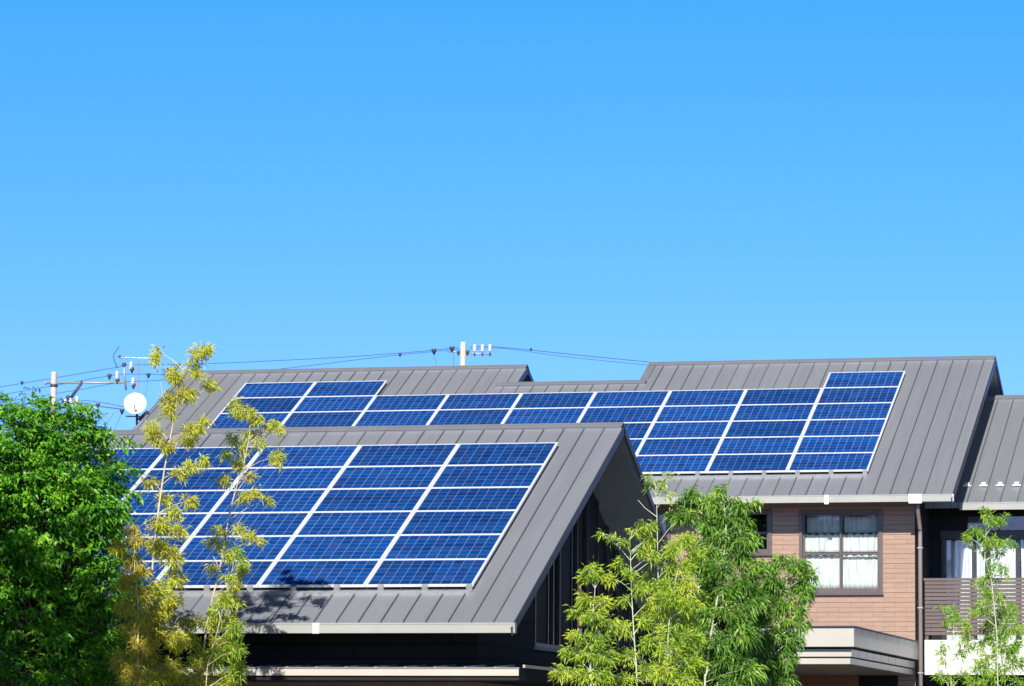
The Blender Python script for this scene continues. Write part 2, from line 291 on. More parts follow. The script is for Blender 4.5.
rp.color_ramp.elements[1].color = (0.004, 0.080, 0.34, 1); rp.color_ramp.elements[1].position = .9; t.links.new(a1.outputs[0], rp.inputs[0])
# bus bars: two thin silver lines along each cell row
bb = N(t, 'ShaderNodeMath', operation='MULTIPLY'); bb.inputs[1].default_value = 3; t.links.new(fry.outputs[0], bb.inputs[0])
bf = N(t, 'ShaderNodeMath', operation='FRACT'); t.links.new(bb.outputs[0], bf.inputs[0]); bs = N(t, 'ShaderNodeMath', operation='SUBTRACT'); bs.inputs[1].default_value = .5; t.links.new(bf.outputs[0], bs.inputs[0])
ba = N(t, 'ShaderNodeMath', operation='ABSOLUTE'); t.links.new(bs.outputs[0], ba.inputs[0]); bl = N(t, 'ShaderNodeMath', operation='LESS_THAN'); bl.inputs[1].default_value = 0.022; t.links.new(ba.outputs[0], bl.inputs[0])
m1 = N(t, 'ShaderNodeMix', data_type='RGBA'); m1.inputs[7].default_value = (0.03, 0.09, 0.27, 1); t.links.new(bl.outputs[0], m1.inputs[0]); t.links.new(rp.outputs[0], m1.inputs[6])
mg = N(t, 'ShaderNodeMath', operation='MAXIMUM'); t.links.new(gx.outputs[0], mg.inputs[0]); t.links.new(gy.outputs[0], mg.inputs[1])
m2 = N(t, 'ShaderNodeMix', data_type='RGBA'); m2.inputs[7].default_value = (0.22, 0.29, 0.46, 1); t.links.new(mg.outputs[0], m2.inputs[0]); t.links.new(m1.outputs[2], m2.inputs[6])
pm = N(t, 'ShaderNodeMath', operation='MULTIPLY_ADD'); pm.inputs[1].default_value = .34; pm.inputs[2].default_value = .84; t.links.new(oi.outputs['Random'], pm.inputs[0])
pv = N(t, 'ShaderNodeVectorMath', operation='SCALE'); t.links.new(m2.outputs[2], pv.inputs[0]); t.links.new(pm.outputs[0], pv.inputs[3])
du = N(t, 'ShaderNodeTexNoise', i_Scale=1.3, i_Detail=5); t.links.new(ac.outputs[0], du.inputs[0]); dr = N(t, 'ShaderNodeMapRange'); dr.inputs[1].default_value = .5; dr.inputs[2].default_value = .8; dr.inputs[4].default_value = .07; t.links.new(du.outputs[0], dr.inputs[0])
dm = N(t, 'ShaderNodeMix', data_type='RGBA'); dm.inputs[7].default_value = (.30, .31, .30, 1); t.links.new(dr.outputs[0], dm.inputs[0]); t.links.new(pv.outputs[0], dm.inputs[6])     # thin film of dust
t.links.new(dm.outputs[2], p.inputs['Base Color']); p.inputs['Roughness'].default_value = 0.08; p.inputs['Specular IOR Level'].default_value = 0.4

L_TREE = leafmat('tree leaf', [(0.015, 0.07, 0.007), (0.05, 0.20, 0.012), (0.15, 0.40, 0.022), (0.38, 0.56, 0.06)], 0.22, 0.38, 0.5, 1.6)
L_YEL = leafmat('yellow bamboo leaf', [(0.26, 0.20, 0.03), (0.42, 0.42, 0.04), (0.62, 0.62, 0.06), (0.50, 0.64, 0.07)], 0.32, 0.5, .4, 1.3)
L_OCH = leafmat('ochre bamboo leaf', [(0.30, 0.18, 0.03), (0.46, 0.38, 0.04), (0.62, 0.54, 0.06), (0.46, 0.52, 0.06)], 0.32, 0.5, .4, 1.3)
L_YG = leafmat('yellow green bamboo leaf', [(0.20, 0.27, 0.025), (0.42, 0.48, 0.05), (0.58, 0.58, 0.06), (0.62, 0.52, 0.08)], 0.32, 0.5, .4, 1.3)
L_LIME = leafmat('lime bamboo leaf', [(0.07, 0.16, 0.015), (0.22, 0.38, 0.03), (0.50, 0.60, 0.05), (0.66, 0.60, 0.08)], 0.30, 0.5, .4, 1.3)
L_GRN = leafmat('green bamboo leaf', [(0.025, 0.08, 0.010), (0.08, 0.21, 0.02), (0.21, 0.40, 0.04), (0.52, 0.60, 0.12)], 0.25, 0.45, .5, 1.4)
L_FRESH = leafmat('fresh bamboo leaf', [(0.08, 0.20, 0.02), (0.19, 0.37, 0.03), (0.30, 0.48, 0.04), (0.46, 0.55, 0.07)], 0.28, 0.45, .4, 1.4)

# ------------------------------------------------------------------ the setting
g = MB(); g.add([(-3000, -500, 0), (3000, -500, 0), (3000, 5000, 0), (-3000, 5000, 0)], [(0, 1, 2, 3)])
tag(g.build('ground', M_GROUND), kind='structure')

# ------------------------------------------------------------------ roofs
def roof_slab(mb, x0, x1, ye, ze, yr, back, th=0.11):
    """gable roof slab: front eave (ye,ze), ridge at yr, rear run 'back'"""
    zr = ze + (yr - ye) * TT; tv = th / CT
    prof = [(ye, ze), (yr, zr), (yr + back, zr - back * TT), (yr + back, zr - back * TT - tv), (yr, zr - tv), (ye, ze - tv)]
    n = 6; vs = [(x0, y, z) for y, z in prof] + [(x1, y, z) for y, z in prof]
    fs = [(0, 1, 4, 5), (1, 2, 3, 4), (6, 11, 10, 7), (7, 10, 9, 8)] + [(i, i + n, (i + 1) % n + n, (i + 1) % n) for i in range(n)]
    mb.add(vs, fs)
def seams(mb, x0, x1, xref, pitch, ye, ze, ytop, skip=None):
    o = Vector((0, ye, ze)); ey = Vector((0, CT, ST)); ez = Vector((0, -ST, CT)); L = (ytop - ye) / CT
    k = math.ceil((x0 + 0.06 - xref) / pitch)
    while xref + k * pitch < x1 - 0.06:
        x = xref + k * pitch; j = 0.006 * math.sin(k * 12.9)
        mb.fbox(o, (1, 0, 0), ey, ez, x + j - 0.009, x + j + 0.009, 0.015, L, -0.005, 0.019); k += 1
def cap(mb, x0, x1, yr, zr, fl=0.17, lift=0.045, th=0.018):
    for s in (-1, 1):
        o = Vector((0, yr, zr + lift)); ey = Vector((0, s * CT, -ST)); ez = Vector((0, s * ST, CT))
        mb.fbox(o, (1, 0, 0), ey, ez, x0, x1, 0 if s < 0 else 0.001, fl, 0, th)
        mb.fbox(o, (1, 0, 0), ey, ez, x0 + 0.01, x1 - 0.01, fl - 0.035, fl - 0.01, -lift + 0.002, -0.001)
def gutter(mb, x0, x1, ye, ze):
    mb.box((x0, ye - 0.115, ze - 0.155), (x1, ye - 0.100, ze - 0.015))      # front face
    mb.box((x0, ye - 0.100, ze - 0.155), (x1, ye - 0.012, ze - 0.140))      # sole
    mb.box((x0, ye - 0.122, ze - 0.030), (x1, ye - 0.1155, ze - 0.012))     # rolled lip
    for x in (x0, x1 - 0.012): mb.box((x + 0.0005, ye - 0.099, ze - 0.139), (x + 0.0115, ye - 0.012, ze - 0.02))
FX1 = -13.27; FX0 = -23.5; FYE, FZE, FYR = 53.354, 3.633, 60.75; FZR = FZE + (FYR - FYE) * TT
fh = thing('front_house', (-18.4, 60, 0), 'near charcoal house with steep grey seamed roof and tall dark gable window', 'house')
FTH = 0.11; rb = MB(); roof_slab(rb, FX0, FX1, FYE, FZE, FYR, 7.3, FTH); seams(rb, FX0, FX1, -13.562, 0.34, FYE, FZE, FYR - 0.13)
froof = rb.build('roof', M_ROOF, fh)
cb_ = MB(); cap(cb_, FX0 - 0.01, FX1 + 0.004, FYR, FZR); cb_.build('ridge_cap', M_TRIM, froof)
sb = MB()      # soffit lining, front and rear
for s in (-1, 1):
    o = Vector((0, FYR, FZR - FTH / CT - 0.004)); ey = Vector((0, s * CT, -ST)); ez = Vector((0, s * ST, CT))
    sb.fbox(o, (1, 0, 0), ey, ez, FX0 + 0.05, FX1 - 0.05, 0.02 if s > 0 else 0.022, 8.0, -0.03, 0)
sb.build('soffit', M_SOFFIT, froof)
vb = MB()      # barge boards, proud of the verge, both ends, both slopes
for xa, xb in ((FX1 + 0.002, FX1 + 0.022), (FX0 - 0.022, FX0 - 0.002)):
    for s in (-1, 1):
        o = Vector((0, FYR, FZR)); ey = Vector((0, s * CT, -ST)); ez = Vector((0, s * ST, CT)); L = 8.38 if s < 0 else 8.05
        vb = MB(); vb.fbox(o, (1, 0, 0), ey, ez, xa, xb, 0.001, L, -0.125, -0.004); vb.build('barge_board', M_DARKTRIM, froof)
gb = MB(); gutter(gb, FX0, FX1 + 0.04, FYE, FZE); fg = gb.build('gutter', M_GUTTER, fh)
jb = MB(); xj = at(320, 627, FYE).x; jb.box((xj - 0.08, FYE - 0.128, FZE - 0.162), (xj + 0.03, FYE - 0.1225, FZE - 0.004)); jb.build('joint_sleeve', M_JOINTC, fg)
jb = MB(); jb.box((FX1 + 0.041, FYE - 0.124, FZE - 0.16), (FX1 + 0.052, FYE - 0.01, FZE - 0.008)); jb.build('end_cap', M_GUTTER, fg)

# walls of the front house
GX = -14.13; FWY = 54.64; zin = lambda y: FZE + ((y - FYE) if y <= FYR else (2 * FYR - FYE - y)) * TT - 0.11 / CT - 0.05
wl = MB()
wl.prism_x([(FWY, 2.86), (68.0, 2.86), (68.0, 3.44), (FWY, 3.44)], GX - 0.12, GX)                       # below the sill
YJ0, YJ1 = 58.19, 66.3
wl.prism_x([(FWY, 3.441), (YJ0, 3.441), (YJ0, zin(YJ0)), (FWY, zin(FWY))], GX - 0.12, GX)
wl.prism_x([(YJ1, 3.441), (68.0, 3.441), (68.0, zin(68.0)), (YJ1, zin(YJ1))], GX - 0.12, GX)
wl.box((-23.0, FWY, 2.9), (GX - 0.121, FWY + 0.15, 3.95)); wl.box((-23.0, 68.0, 0), (GX, 68.15, 3.5))
wl.box((-23.15, FWY, 0), (-23.001, 68.15, 3.9)); wl.build('upper_wall', M_SIDING, fh)
wl2 = MB(); wl2.box((-23.0, FWY + 0.01, 0), (GX, FWY + 0.15, 2.85)); wl2.box((GX - 0.12, FWY + 0.151, 0), (GX - 0.001, 67.99, 2.85))
wl2.build('lower_wall', M_TILE, fh)
gw = MB()      # gable window: frame, vertical panels and panes under the rafters
gw.box((GX - 0.06, YJ0 + 0.001, 3.442), (GX + 0.012, YJ1 - 0.001, 3.50))
ys = [YJ0, YJ0 + 0.9, YJ0 + 1.25, YJ0 + 1.7, YJ0 + 2.55, YJ0 + 2.95, YJ0 + 3.7, YJ0 + 4.5, YJ0 + 5.3, YJ0 + 6.1, YJ0 + 7.0, YJ1]
for y in ys:
    y0 = min(max(y - 0.03, YJ0 + .002), YJ1 - 0.062); gw.prism_x([(y0, 3.501), (y0 + 0.06, 3.501), (y0 + 0.06, zin(y0 + .06) - .01), (y0, zin(y0) - .01)], GX - 0.06, GX + 0.010)
gwo = gw.build('gable_window', M_BLACK, fh)
for i in range(len(ys) - 1):
    a, b = ys[i] + 0.031, ys[i + 1] - 0.031
    q = MB(); pan = i in (0, 3, 6, 9)
    pr = [(a, 3.502), (b, 3.502), (b, zin(b) - .02)] + ([(FYR, zin(FYR) - .02)] if a < FYR < b else []) + [(a, zin(a) - .02)]
    q.prism_x(pr, GX - 0.045, GX - (0.012 if pan else 0.035)); q.build('panel' if pan else 'pane', M_CHAR if pan else M_GLASSD, gwo)
q = MB(); q.box((GX + 0.0, YJ0 - 0.05, 3.385), (GX + 0.06, YJ1, 3.44)); q.build('sill', M_SOFFIT, gwo)
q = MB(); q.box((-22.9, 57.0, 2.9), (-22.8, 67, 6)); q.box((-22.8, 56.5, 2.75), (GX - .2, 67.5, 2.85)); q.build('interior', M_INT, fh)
# pent roof wrapping the corner over the ground floor
pf = MB(); PY, PX = 53.40, -13.20
pf.box((-23.2, PY, 2.865), (PX, PY + 0.03, 2.965)); pent = pf.build('pent_roof', M_CREAM, fh)
q = MB(); q.add([(-23.2, PY + .031, 2.97), (PX, PY + .031, 2.97), (GX + .13, FWY - .14, 3.035), (-23.2, FWY - .14, 3.035), (PX, 67.4, 2.97), (GX + .13, 67.4, 3.035)], [(0, 1, 2, 3), (1, 4, 5, 2)])
q.box((-23.2, PY - 0.012, 2.967), (PX + 0.012, PY + 0.03, 2.985))
x = -23.0
while x < PX - .05:
    q.fbox((x, PY, 2.985), (1, 0, 0), Vector((0, 1, .05)).normalized(), Vector((0, -.05, 1)).normalized(), -.02, .02, 0, 1.1, -0.01, .012); x += 0.45
q.build('sheet', M_TRIM, pent)
q = MB(); q.box((PX - 0.0, PY + 0.25, 2.985), (PX + 0.035, 67.4, 3.03)); q.build('edge_flashing', M_GUTTER, pent)
q = MB(); q.box((PX - 0.03, PY + .031, 2.80), (PX - 0.002, 67.4, 2.984)); q.box((-23.2, PY + .04, 2.80), (PX - .031, FWY, 2.862)); q.box((GX, FWY + .001, 2.80), (PX - .031, 67.4, 2.86)); q.build('underside', M_CHAR, pent)  # side fascia in charcoal, its shade put into the colour

# ------------------------------------------------------------------ back house
BX0, BXA, BXB, BX1 = -28.40, -20.25, -17.28, -9.73
BYE, BZE, BYR, BYM = 75.18, 6.993, 82.55, 81.48
zb = lambda y: BZE + (y - BYE) * TT
BZR, BZM = zb(BYR), zb(BYM)
bh = thing('back_house', (-17, 82, 0), 'brown tiled two storey house with long stepped grey metal roof behind the near house', 'house')
rb = MB(); roof_slab(rb, BX0, BXA, BYE, BZE, BYR, 8.0); roof_slab(rb, BXA, BXB, BYE, BZE, BYM, 8.6); roof_slab(rb, BXB, BX1, BYE, BZE, BYR, 8.0)
seams(rb, BX0, BXA - .1, -9.955, 0.34, BYE, BZE, BYR - 0.13); seams(rb, BXA - .1, BXB, -9.955, 0.34, BYE, BZE, BYM - 0.13); seams(rb, BXB, BX1, -9.955, 0.34, BYE, BZE, BYR - 0.13)
broof = rb.build('roof', M_ROOF2, bh)
for a, b, y in ((BX0 - .01, BXA + .004, BYR), (BXB - .16, BX1 + .004, BYR)):
    q = MB(); cap(q, a, b, y, zb(y)); q.build('ridge_cap', M_TRIM, broof)
q = MB(); cap(q, BXA - .45, BXB, BYM, zb(BYM)); q.build('ridge_cap', M_TRIM, broof)
q = MB(); ey = Vector((0, CT, ST)); ez = Vector((0, -ST, CT))       # verge cover on the step up to the right
q.fbox((0, BYM + .1, zb(BYM + .1)), (1, 0, 0), ey, ez, BXB - .165, BXB + .005, 0, (BYR - BYM - .1) / CT - .18, .012, .045)
q.fbox((0, BYM + .1, zb(BYM + .1)), (1, 0, 0), ey, ez, BXB - .165, BXB - .15, .0, (BYR - BYM - .1) / CT - .18, -.15, .011); q.build('verge_cover', M_TRIM, broof)
q = MB()
for xa, xb in ((BX1 + .002, BX1 + .022), (BXA + .002, BXA + .02), (BX0 - .022, BX0 - .002)):
    for s in (-1, 1):
        L = 8.42 if s < 0 else 8.8
        if xa < -20 and xa > -21 and s < 0: L = 1.2
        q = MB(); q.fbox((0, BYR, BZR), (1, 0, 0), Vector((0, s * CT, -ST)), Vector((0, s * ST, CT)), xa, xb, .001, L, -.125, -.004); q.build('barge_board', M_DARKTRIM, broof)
q = MB()
for s in (-1, 1):
    for xa, xb in ((-10.58, BX1 - .03), (BX0 + .03, -28.0)):
        q = MB(); q.fbox((0, BYR, BZR - .11 / CT - .004), (1, 0, 0), Vector((0, s * CT, -ST)), Vector((0, s * ST, CT)), xa, xb, .02 if s > 0 else .022, 8.2, -.03, 0); q.build('soffit', M_SOFFIT, broof)
q = MB(); gutter(q, BX0, BX1 + 0.02, BYE, BZE); bg_ = q.build('gutter', M_GUTTER, bh)
for px, w in ((827.5, .045), (916, .13)):
    q = MB(); x = at(px, 497, BYE).x; q.box((x - w, BYE - .135, BZE - .19), (x + w, BYE - .1225, BZE - .006)); q.build('joint_sleeve' if w < .1 else 'outlet_box', M_WHITEPVC, bg_)
q = MB(); q.box((BX1 + .021, BYE - .124, BZE - .16), (BX1 + .034, BYE - .01, BZE - .008)); q.build('end_cap', M_WHITEPVC, bg_)

# walls with openings
def wall_open(mb, x0, x1, z0, z1, y0, y1, ops):
    xs = sorted({x0, x1} | {v for o in ops for v in o[:2]})
    for a, b in zip(xs, xs[1:]):
        cuts = sorted([(o[2], o[3]) for o in ops if o[0] <= a + 1e-6 and o[1] >= b - 1e-6]); z = z0
        for c, d in cuts:
            if c > z: mb.box((a, y0, z), (b, y1, c))
            z = d
        if z1 > z: mb.box((a, y0, z), (b, y1, z1))
CX = -10.60; WY = 76.0
W1 = (-12.93, -11.27, 5.075, 6.73); W2 = (-14.9, -13.53, 5.88, 6.76); W3 = (-16.9, -15.62, 5.9, 6.76); DR = (-12.95, -11.75, 0.0, 3.45)
q = MB(); wall_open(q, -28.0, CX, 0, zb(WY) - .13, WY, WY + .18, [W1, W2, W3, DR])
zi = lambda y, yr: zb(y if y <= yr else 2 * yr - y) - .16
q.prism_x([(WY + .181, 0), (89.6, 0), (89.6, zi(89.6, BYR)), (BYR, zi(BYR, BYR)), (WY + .181, zi(WY + .181, BYR))], CX - .15, CX - .001)
q.prism_x([(WY + .181, 0), (89.6, 0), (89.6, zi(89.6, BYR)), (BYR, zi(BYR, BYR)), (WY + .181, zi(WY + .181, BYR))], -28.0, -27.85)
q.box((-27.849, 89.45, 0), (CX - .151, 89.6, zi(89.6, BYR))); q.build('wall', M_TILE, bh)
q = MB()     # dark gable infills either side of the low middle ridge
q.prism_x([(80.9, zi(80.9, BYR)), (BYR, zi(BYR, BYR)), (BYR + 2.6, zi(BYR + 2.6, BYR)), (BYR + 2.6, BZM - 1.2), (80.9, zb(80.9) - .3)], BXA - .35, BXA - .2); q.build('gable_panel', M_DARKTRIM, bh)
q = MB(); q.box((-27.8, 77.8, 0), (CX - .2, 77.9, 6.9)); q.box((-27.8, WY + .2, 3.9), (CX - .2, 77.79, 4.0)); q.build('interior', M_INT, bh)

def window(x0, x1, z0, z1, yf, parent, curtains=True, tiers=True):
    f = MB(); e = 0.05; y0, y1 = yf - .035, yf + .10; xm = (x0 + x1) / 2
    f.box((x0 - .02, y0, z0 - .02), (x0 + e, y1, z1 + .02)); f.box((x1 - e, y0, z0 - .02), (x1 + .02, y1, z1 + .02))
    f.box((x0 + e + .0005, y0, z1 - e), (x1 - e - .0005, y1, z1 + .02)); f.box((x0 + e + .0005, y0, z0 - .02), (x1 - e - .0005, y1, z0 + e))
    fo = f.build('window', M_FRAMEWIN, parent, 0.004)
    zt = z0 + (z1 - z0) * .475
    for i, (a, b, yo) in enumerate(((x0 + e, xm + .03, .045), (xm - .03, x1 - e, .005))):
        s = MB(); w = .036; ya, yb = yf + yo, yf + yo + .032
        za, zb_ = z0 + e + .001, z1 - e - .001; a += .001; b -= .001
        s.box((a, ya, za), (a + w, yb, zb_)); s.box((b - w, ya, za), (b, yb, zb_)); s.box((a + w + .0005, ya, za), (b - w - .0005, yb, za + w)); s.box((a + w + .0005, ya, zb_ - w), (b - w - .0005, yb, zb_))
        s.box((a + w + .0005, ya, zt - .025), (b - w - .0005, yb, zt + .02)); s.build('sash', M_FRAMEWIN, fo, 0.003)
        g_ = MB(); g_.box((a + w + .001, ya + .012, za + w + .001), (b - w - .001, ya + .018, zt - .026)); g_.box((a + w + .001, ya + .012, zt + .021), (b - w - .001, ya + .018, zb_ - w - .001)); g_.build('pane', M_GLASS, fo)
    sl_ = MB(); sl_.box((x0 - .04, yf - .07, z0 - .05), (x1 + .04, yf - .001, z0 - .021)); sl_.build('sill', M_FRAMEWIN, fo, .003)
    return fo
def curtain(x0, x1, z0, z1, y, label, group=None, amp=0.022, pitch=0.11, scallop=0.0, seed=0, name='curtain'):
    rnd = random.Random(seed); c = MB(); nx = max(8, int((x1 - x0) / pitch * 8)); nz = 6; vs = []
    ph = rnd.random() * 6; fr = [rnd.uniform(.8, 1.25) for _ in range(3)]
    for i in range(nx + 1):
        x = x0 + (x1 - x0) * i / nx
        for j in range(nz + 1):
            t_ = j / nz; zt = z1 - (abs(math.sin((x - x0) * math.pi / .16)) * scallop if scallop else 0)
            w = amp * (1 - .4 * t_) * (math.sin(2 * math.pi * x / pitch * fr[0] + ph) + .5 * math.sin(2 * math.pi * x / pitch * .43 * fr[1] + 2))
            vs.append((x, y + w, z0 + (zt - z0) * t_))
    fs = [(i * (nz + 1) + j, (i + 1) * (nz + 1) + j, (i + 1) * (nz + 1) + j + 1, i * (nz + 1) + j + 1) for i in range(nx) for j in range(nz)]
    c.add(vs, fs, True); o = c.build(name, M_CURT)
    md = o.modifiers.new('thick', 'SOLIDIFY'); md.thickness = .002
    return tag(o, label, 'curtain', group)
for wdw, nm in ((W1, 'a'), (W2, 'b'), (W3, 'c')): window(*wdw, WY, bh)
q = MB(); q.box((-16.6, WY - .012, 0), (DR[0] - .01, WY - .001, 3.41)); q.box((DR[1] + .01, WY - .012, 0), (CX - .35, WY - .001, 3.41)); q.build('porch_shade_sheet', M_CHAR, bh)  # dark sheet over the tile wall for the shade under the canopy
q = MB(); q.box((DR[0], WY + .02, 0), (DR[1], WY + .08, 3.44)); q.build('door', M_DOOR, bh)
xm1 = (W1[0] + W1[1]) / 2
for i, (a, b, s) in enumerate(((W1[0] + .08, xm1 - .01, 'left'), (xm1 + .01, W1[1] - .08, 'right'))):
    curtain(a, b, 5.90, 6.29, WY + .17 - .04, 'white frilled upper tier curtain behind the %s sash of the sunlit window' % s, None, .010, .10, .035, i)
    curtain(a, b, 5.16, 5.855, WY + .19 - .04, 'long white frilled lower curtain behind the %s sash of the sunlit window' % s, None, .012, .13, .03, i + 5)
    curtain(a, b, 6.30, 6.66, WY + .33, 'thin sheer blind high behind the %s sash of the sunlit window' % s, None, .010, .15, .0, i + 15)
curtain(W3[0] + .1, W3[1] - .1, 5.95, 6.6, WY + .5, 'pale curtain low in the window beside the dark gable edge', None, .02, .14, 0, 33)
# downpipe
q = MB(); a = at(917.5, 505, 75.22); dx = CX + .125; q.tube([(a.x, 75.25, 6.80), (a.x, 75.25, 6.70), (dx, 75.88, 6.36), (dx, 75.88, 6.2), (dx, 75.88, 0)], .042, 10)
pp = q.build('downpipe', M_PIPE, bh)
for z in (5.95, 4.75, 3.45, 2.2):
    q = MB(); q.box((dx - .05, 75.83, z), (dx + .05, 75.998, z + .025)); q.build('bracket', M_GALV, pp)
# canopy over the entrance: three stepped bands
q = MB(); q.box((-16.5, 67.60, 3.725), (CX + .07, 75.995, 4.075)); cn = q.build('canopy', M_CANOPY, bh, .006)
q = MB(); q.box((-16.5, 67.75, 3.552), (CX + .0, 75.995, 3.690)); q.build('lower_band', M_CANOPY, cn, .005)
q = MB(); q.box((-16.5, 67.80, 3.42), (CX - .03, 75.995, 3.535)); q.build('lower_band', M_CANOPY, cn, .005)
q = MB(); q.box((-16.5, 67.90, 3.43), (CX - .2, 75.99, 3.75)); q.build('core', M_CHAR, cn)
q = MB(); q.box((-16.55, 67.56, 4.077), (CX + .092, 75.994, 4.10)); q.build('top_flashing', M_DARKTRIM, cn)
q = MB()
def joint(a, b): q = MB(); q.box(a, b); q.build('panel_joint', M_JOINT, cn)
for k in range(8):
    y = 68.6 + k * .92; joint((CX + .07, y, 3.727), (CX + .072, y + .008, 4.073)); joint((CX + .0, y, 3.554), (CX + .002, y + .012, 3.688))
for k in range(4):
    x = -11.9 - k * .95; joint((x, 67.597, 3.727), (x + .012, 67.6, 4.073)); joint((x, 67.747, 3.554), (x + .012, 67.75, 3.688))
# right wing, lower and set back
RYE, RZE, RYR = 77.4, 6.978, 83.05; RZR = RZE + (RYR - RYE) * TT; RX0, RX1 = CX + .001, -3.5
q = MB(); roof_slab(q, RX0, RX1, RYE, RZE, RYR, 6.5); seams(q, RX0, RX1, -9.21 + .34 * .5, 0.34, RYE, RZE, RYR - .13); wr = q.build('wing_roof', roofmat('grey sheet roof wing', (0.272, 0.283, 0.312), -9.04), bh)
q = MB(); cap(q, RX0, RX1, RYR, RZR); q.build('ridge_cap', M_TRIM, wr)
q = MB(); gutter(q, -9.86, RX1, RYE, RZE - .01); q.build('gutter', M_GUTTER, wr)
for k in range(9):
    x = -9.81 + k * .34; y = 78.15; z = RZE + (y - RYE) * TT
    q = MB(); o = Vector((x, y, z)); ey = Vector((0, CT, ST)); ez = Vector((0, -ST, CT))
    q.fbox(o, (1, 0, 0), ey, ez, -.09, -.002, 0, .012, .02, .055); q.fbox(o, Vector((1, -.0, 0)), ey, ez, .002, .09, 0, .012, .02, .055)
    q.fbox(o, (1, 0, 0), ey, ez, -.045, .045, .012, .09, .03, .085); q.build('snow_guard', M_WHITEPVC, wr, .006)
q = MB(); WWY = 78.35
DW = (-10.37, -5.0, 3.5, 6.27); TW = (-9.84, -5.0, 6.46, 6.75)
wall_open(q, CX + .002, RX1 - .2, 0, RZE + (WWY - RYE) * TT - .2, WWY, WWY + .15, [DW, TW])
q.box((RX1 - .2, WWY, 0), (RX1 - .05, 88.5, 6.9)); q.box((CX + .01, 88.4, 0), (RX1 - .21, 88.5, 6.8)); q.build('wing_wall', M_CHAR, bh)
# side wall of the main block facing the balcony, dark boards
q = MB(); q.box((CX + .0015, WY + .02, 0), (CX + .012, WWY - .001, 7.0)); q.build('side_boards', M_SIDING, bh)
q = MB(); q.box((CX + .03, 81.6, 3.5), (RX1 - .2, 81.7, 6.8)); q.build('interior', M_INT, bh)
q = MB()
for x in [DW[0] + .03, -9.71, -9.44, -8.80, -7.9, -7.0, -6.0, -5.03]:
    q.box((x - .035, WWY - .02, 3.5), (x + .035, WWY + .06, 6.268))
q.box((DW[0] - .03, WWY - .03, 6.272), (DW[1] + .03, WWY - .001, 6.455)); ww = q.build('sliding_window', M_BLACK, bh, .003)
q = MB(); q.box((DW[0] + .001, WWY + .07, 3.5), (DW[1] - .001, WWY + .076, 6.269)); q.build('pane', M_GLASS, ww)
q = MB(); q.box((TW[0] + .001, WWY + .04, 6.461), (TW[1] - .001, WWY + .046, 6.749)); tr_ = q.build('transom_pane', M_GLASS, ww)
q = MB()
for x in (-9.18, -7.9, -6.6): q = MB(); q.box((x - .03, WWY - .01, 6.461), (x + .03, WWY + .039, 6.749)); q.build('transom_bar', M_BLACK, ww)
cw = [(-10.30, -9.76, 'leftmost balcony curtain, shaded at its left and bright at its right'), (-9.66, -9.49, 'narrow white curtain half hidden by the upper bamboo tuft'),
      (-9.38, -8.86, 'white curtain right of the bamboo culm behind the balcony rail'), (-8.74, -7.95, 'white curtain at the right edge behind the balcony rail')]
for i, (a, b, l) in enumerate(cw): curtain(a, b, 3.6, 6.25, WWY + .13, l, None, .03, .13, 0, 50 + i)
# balcony
q = MB(); q.box((CX + .20, 75.90, 3.425), (RX1, WWY - .001, 3.50)); q.box((CX + .20, 75.90, 3.501), (RX1, 76.02, 4.12)); bal = q.build('balcony', M_WHITE, bh, .004)
q = MB(); nsl = 14
for k in range(nsl):
    z = 4.22 + k * .0775; q.box((CX + .21, 75.91, z), (RX1, 75.935, z + .063))
q.box((CX + .19, 75.90, 4.22 + nsl * .0775), (RX1, 75.97, 4.22 + nsl * .0775 + .05)); rl = q.build('railing', M_SLATWOOD, bal)
for x in (CX + .24, -9.45, -8.35, -7.2, -6.0, -4.8):
    q = MB(); q.box((x - .03, 75.936, 4.121), (x + .03, 75.985, 5.31)); q.build('post', M_FRAMEWIN, bal)
q = MB(); q.box((CX + .2, 76.3, 0), (RX1, 76.35, 3.42)); q.build('lower_screen', M_CHAR, bh)

# ------------------------------------------------------------------ solar arrays
def make_panel():
    o = thing('solar_panel', (0, 0, 0), 'x', 'solar panel')
    f = MB(); w = FW; d = .035
    f.box((0, 0, 0), (w, PH, d)); f.box((PW - w, 0, 0), (PW, PH, d)); v = .024; f.box((w + .0002, 0, 0), (PW - w - .0002, v, d)); f.box((w + .0002, PH - v, 0), (PW - w - .0002, PH, d))
    f.build('frame', M_ALU, o)
    g_ = MB(); g_.box((w + .0004, v + .0004, .012), (PW - w - .0004, PH - v - .0004, .031)); g_.build('glass', M_CELL, o)
    b = MB(); b.box((w + .001, v + .001, .004), (PW - w - .001, PH - v - .001, .0115)); b.build('backsheet', M_UNDER, o)
    return o
proto = make_panel(); first = [True]
def place(orig, col, row, label, group):
    """orig: top corner of the grid (col 0, row 0) on the panel plane"""
    global proto
    if first[0]: o = proto; first[0] = False
    else:
        o = proto.copy(); COL.objects.link(o)
        for ch in proto.children:
            c = ch.copy(); COL.objects.link(c); c.parent = o
    p_ = Vector(orig) + Vector((1, 0, 0)) * (col * 1.67 + .003) + Vector((0, -CT, -ST)) * ((row + 1) * 0.9993 - .002)
    o.location = p_ - Vector((0, -ST, CT)) * .035; o.rotation_euler = (TH, 0, 0); o['label'] = label; o['group'] = group
    return o
FO = (-14.146, 59.819, 6.797); BO = (-26.591, 81.589, 10.134)
ordn = ['top', 'second', 'third', 'fourth', 'fifth', 'bottom']
cn_ = {-1: 'rightmost column', -2: 'second column from the right', -3: 'third column from the right', -4: 'fourth column from the right', -5: 'leftmost column'}
for c in range(-5, 0):
    for r in range(6):
        place(FO, c, r, 'blue solar panel in the %s row, %s of the near roof' % (ordn[r], cn_[c]), 'solar panels on the near roof')
bc = ['first', 'second', 'third', 'fourth', 'fifth', 'sixth', 'seventh', 'eighth', 'ninth']
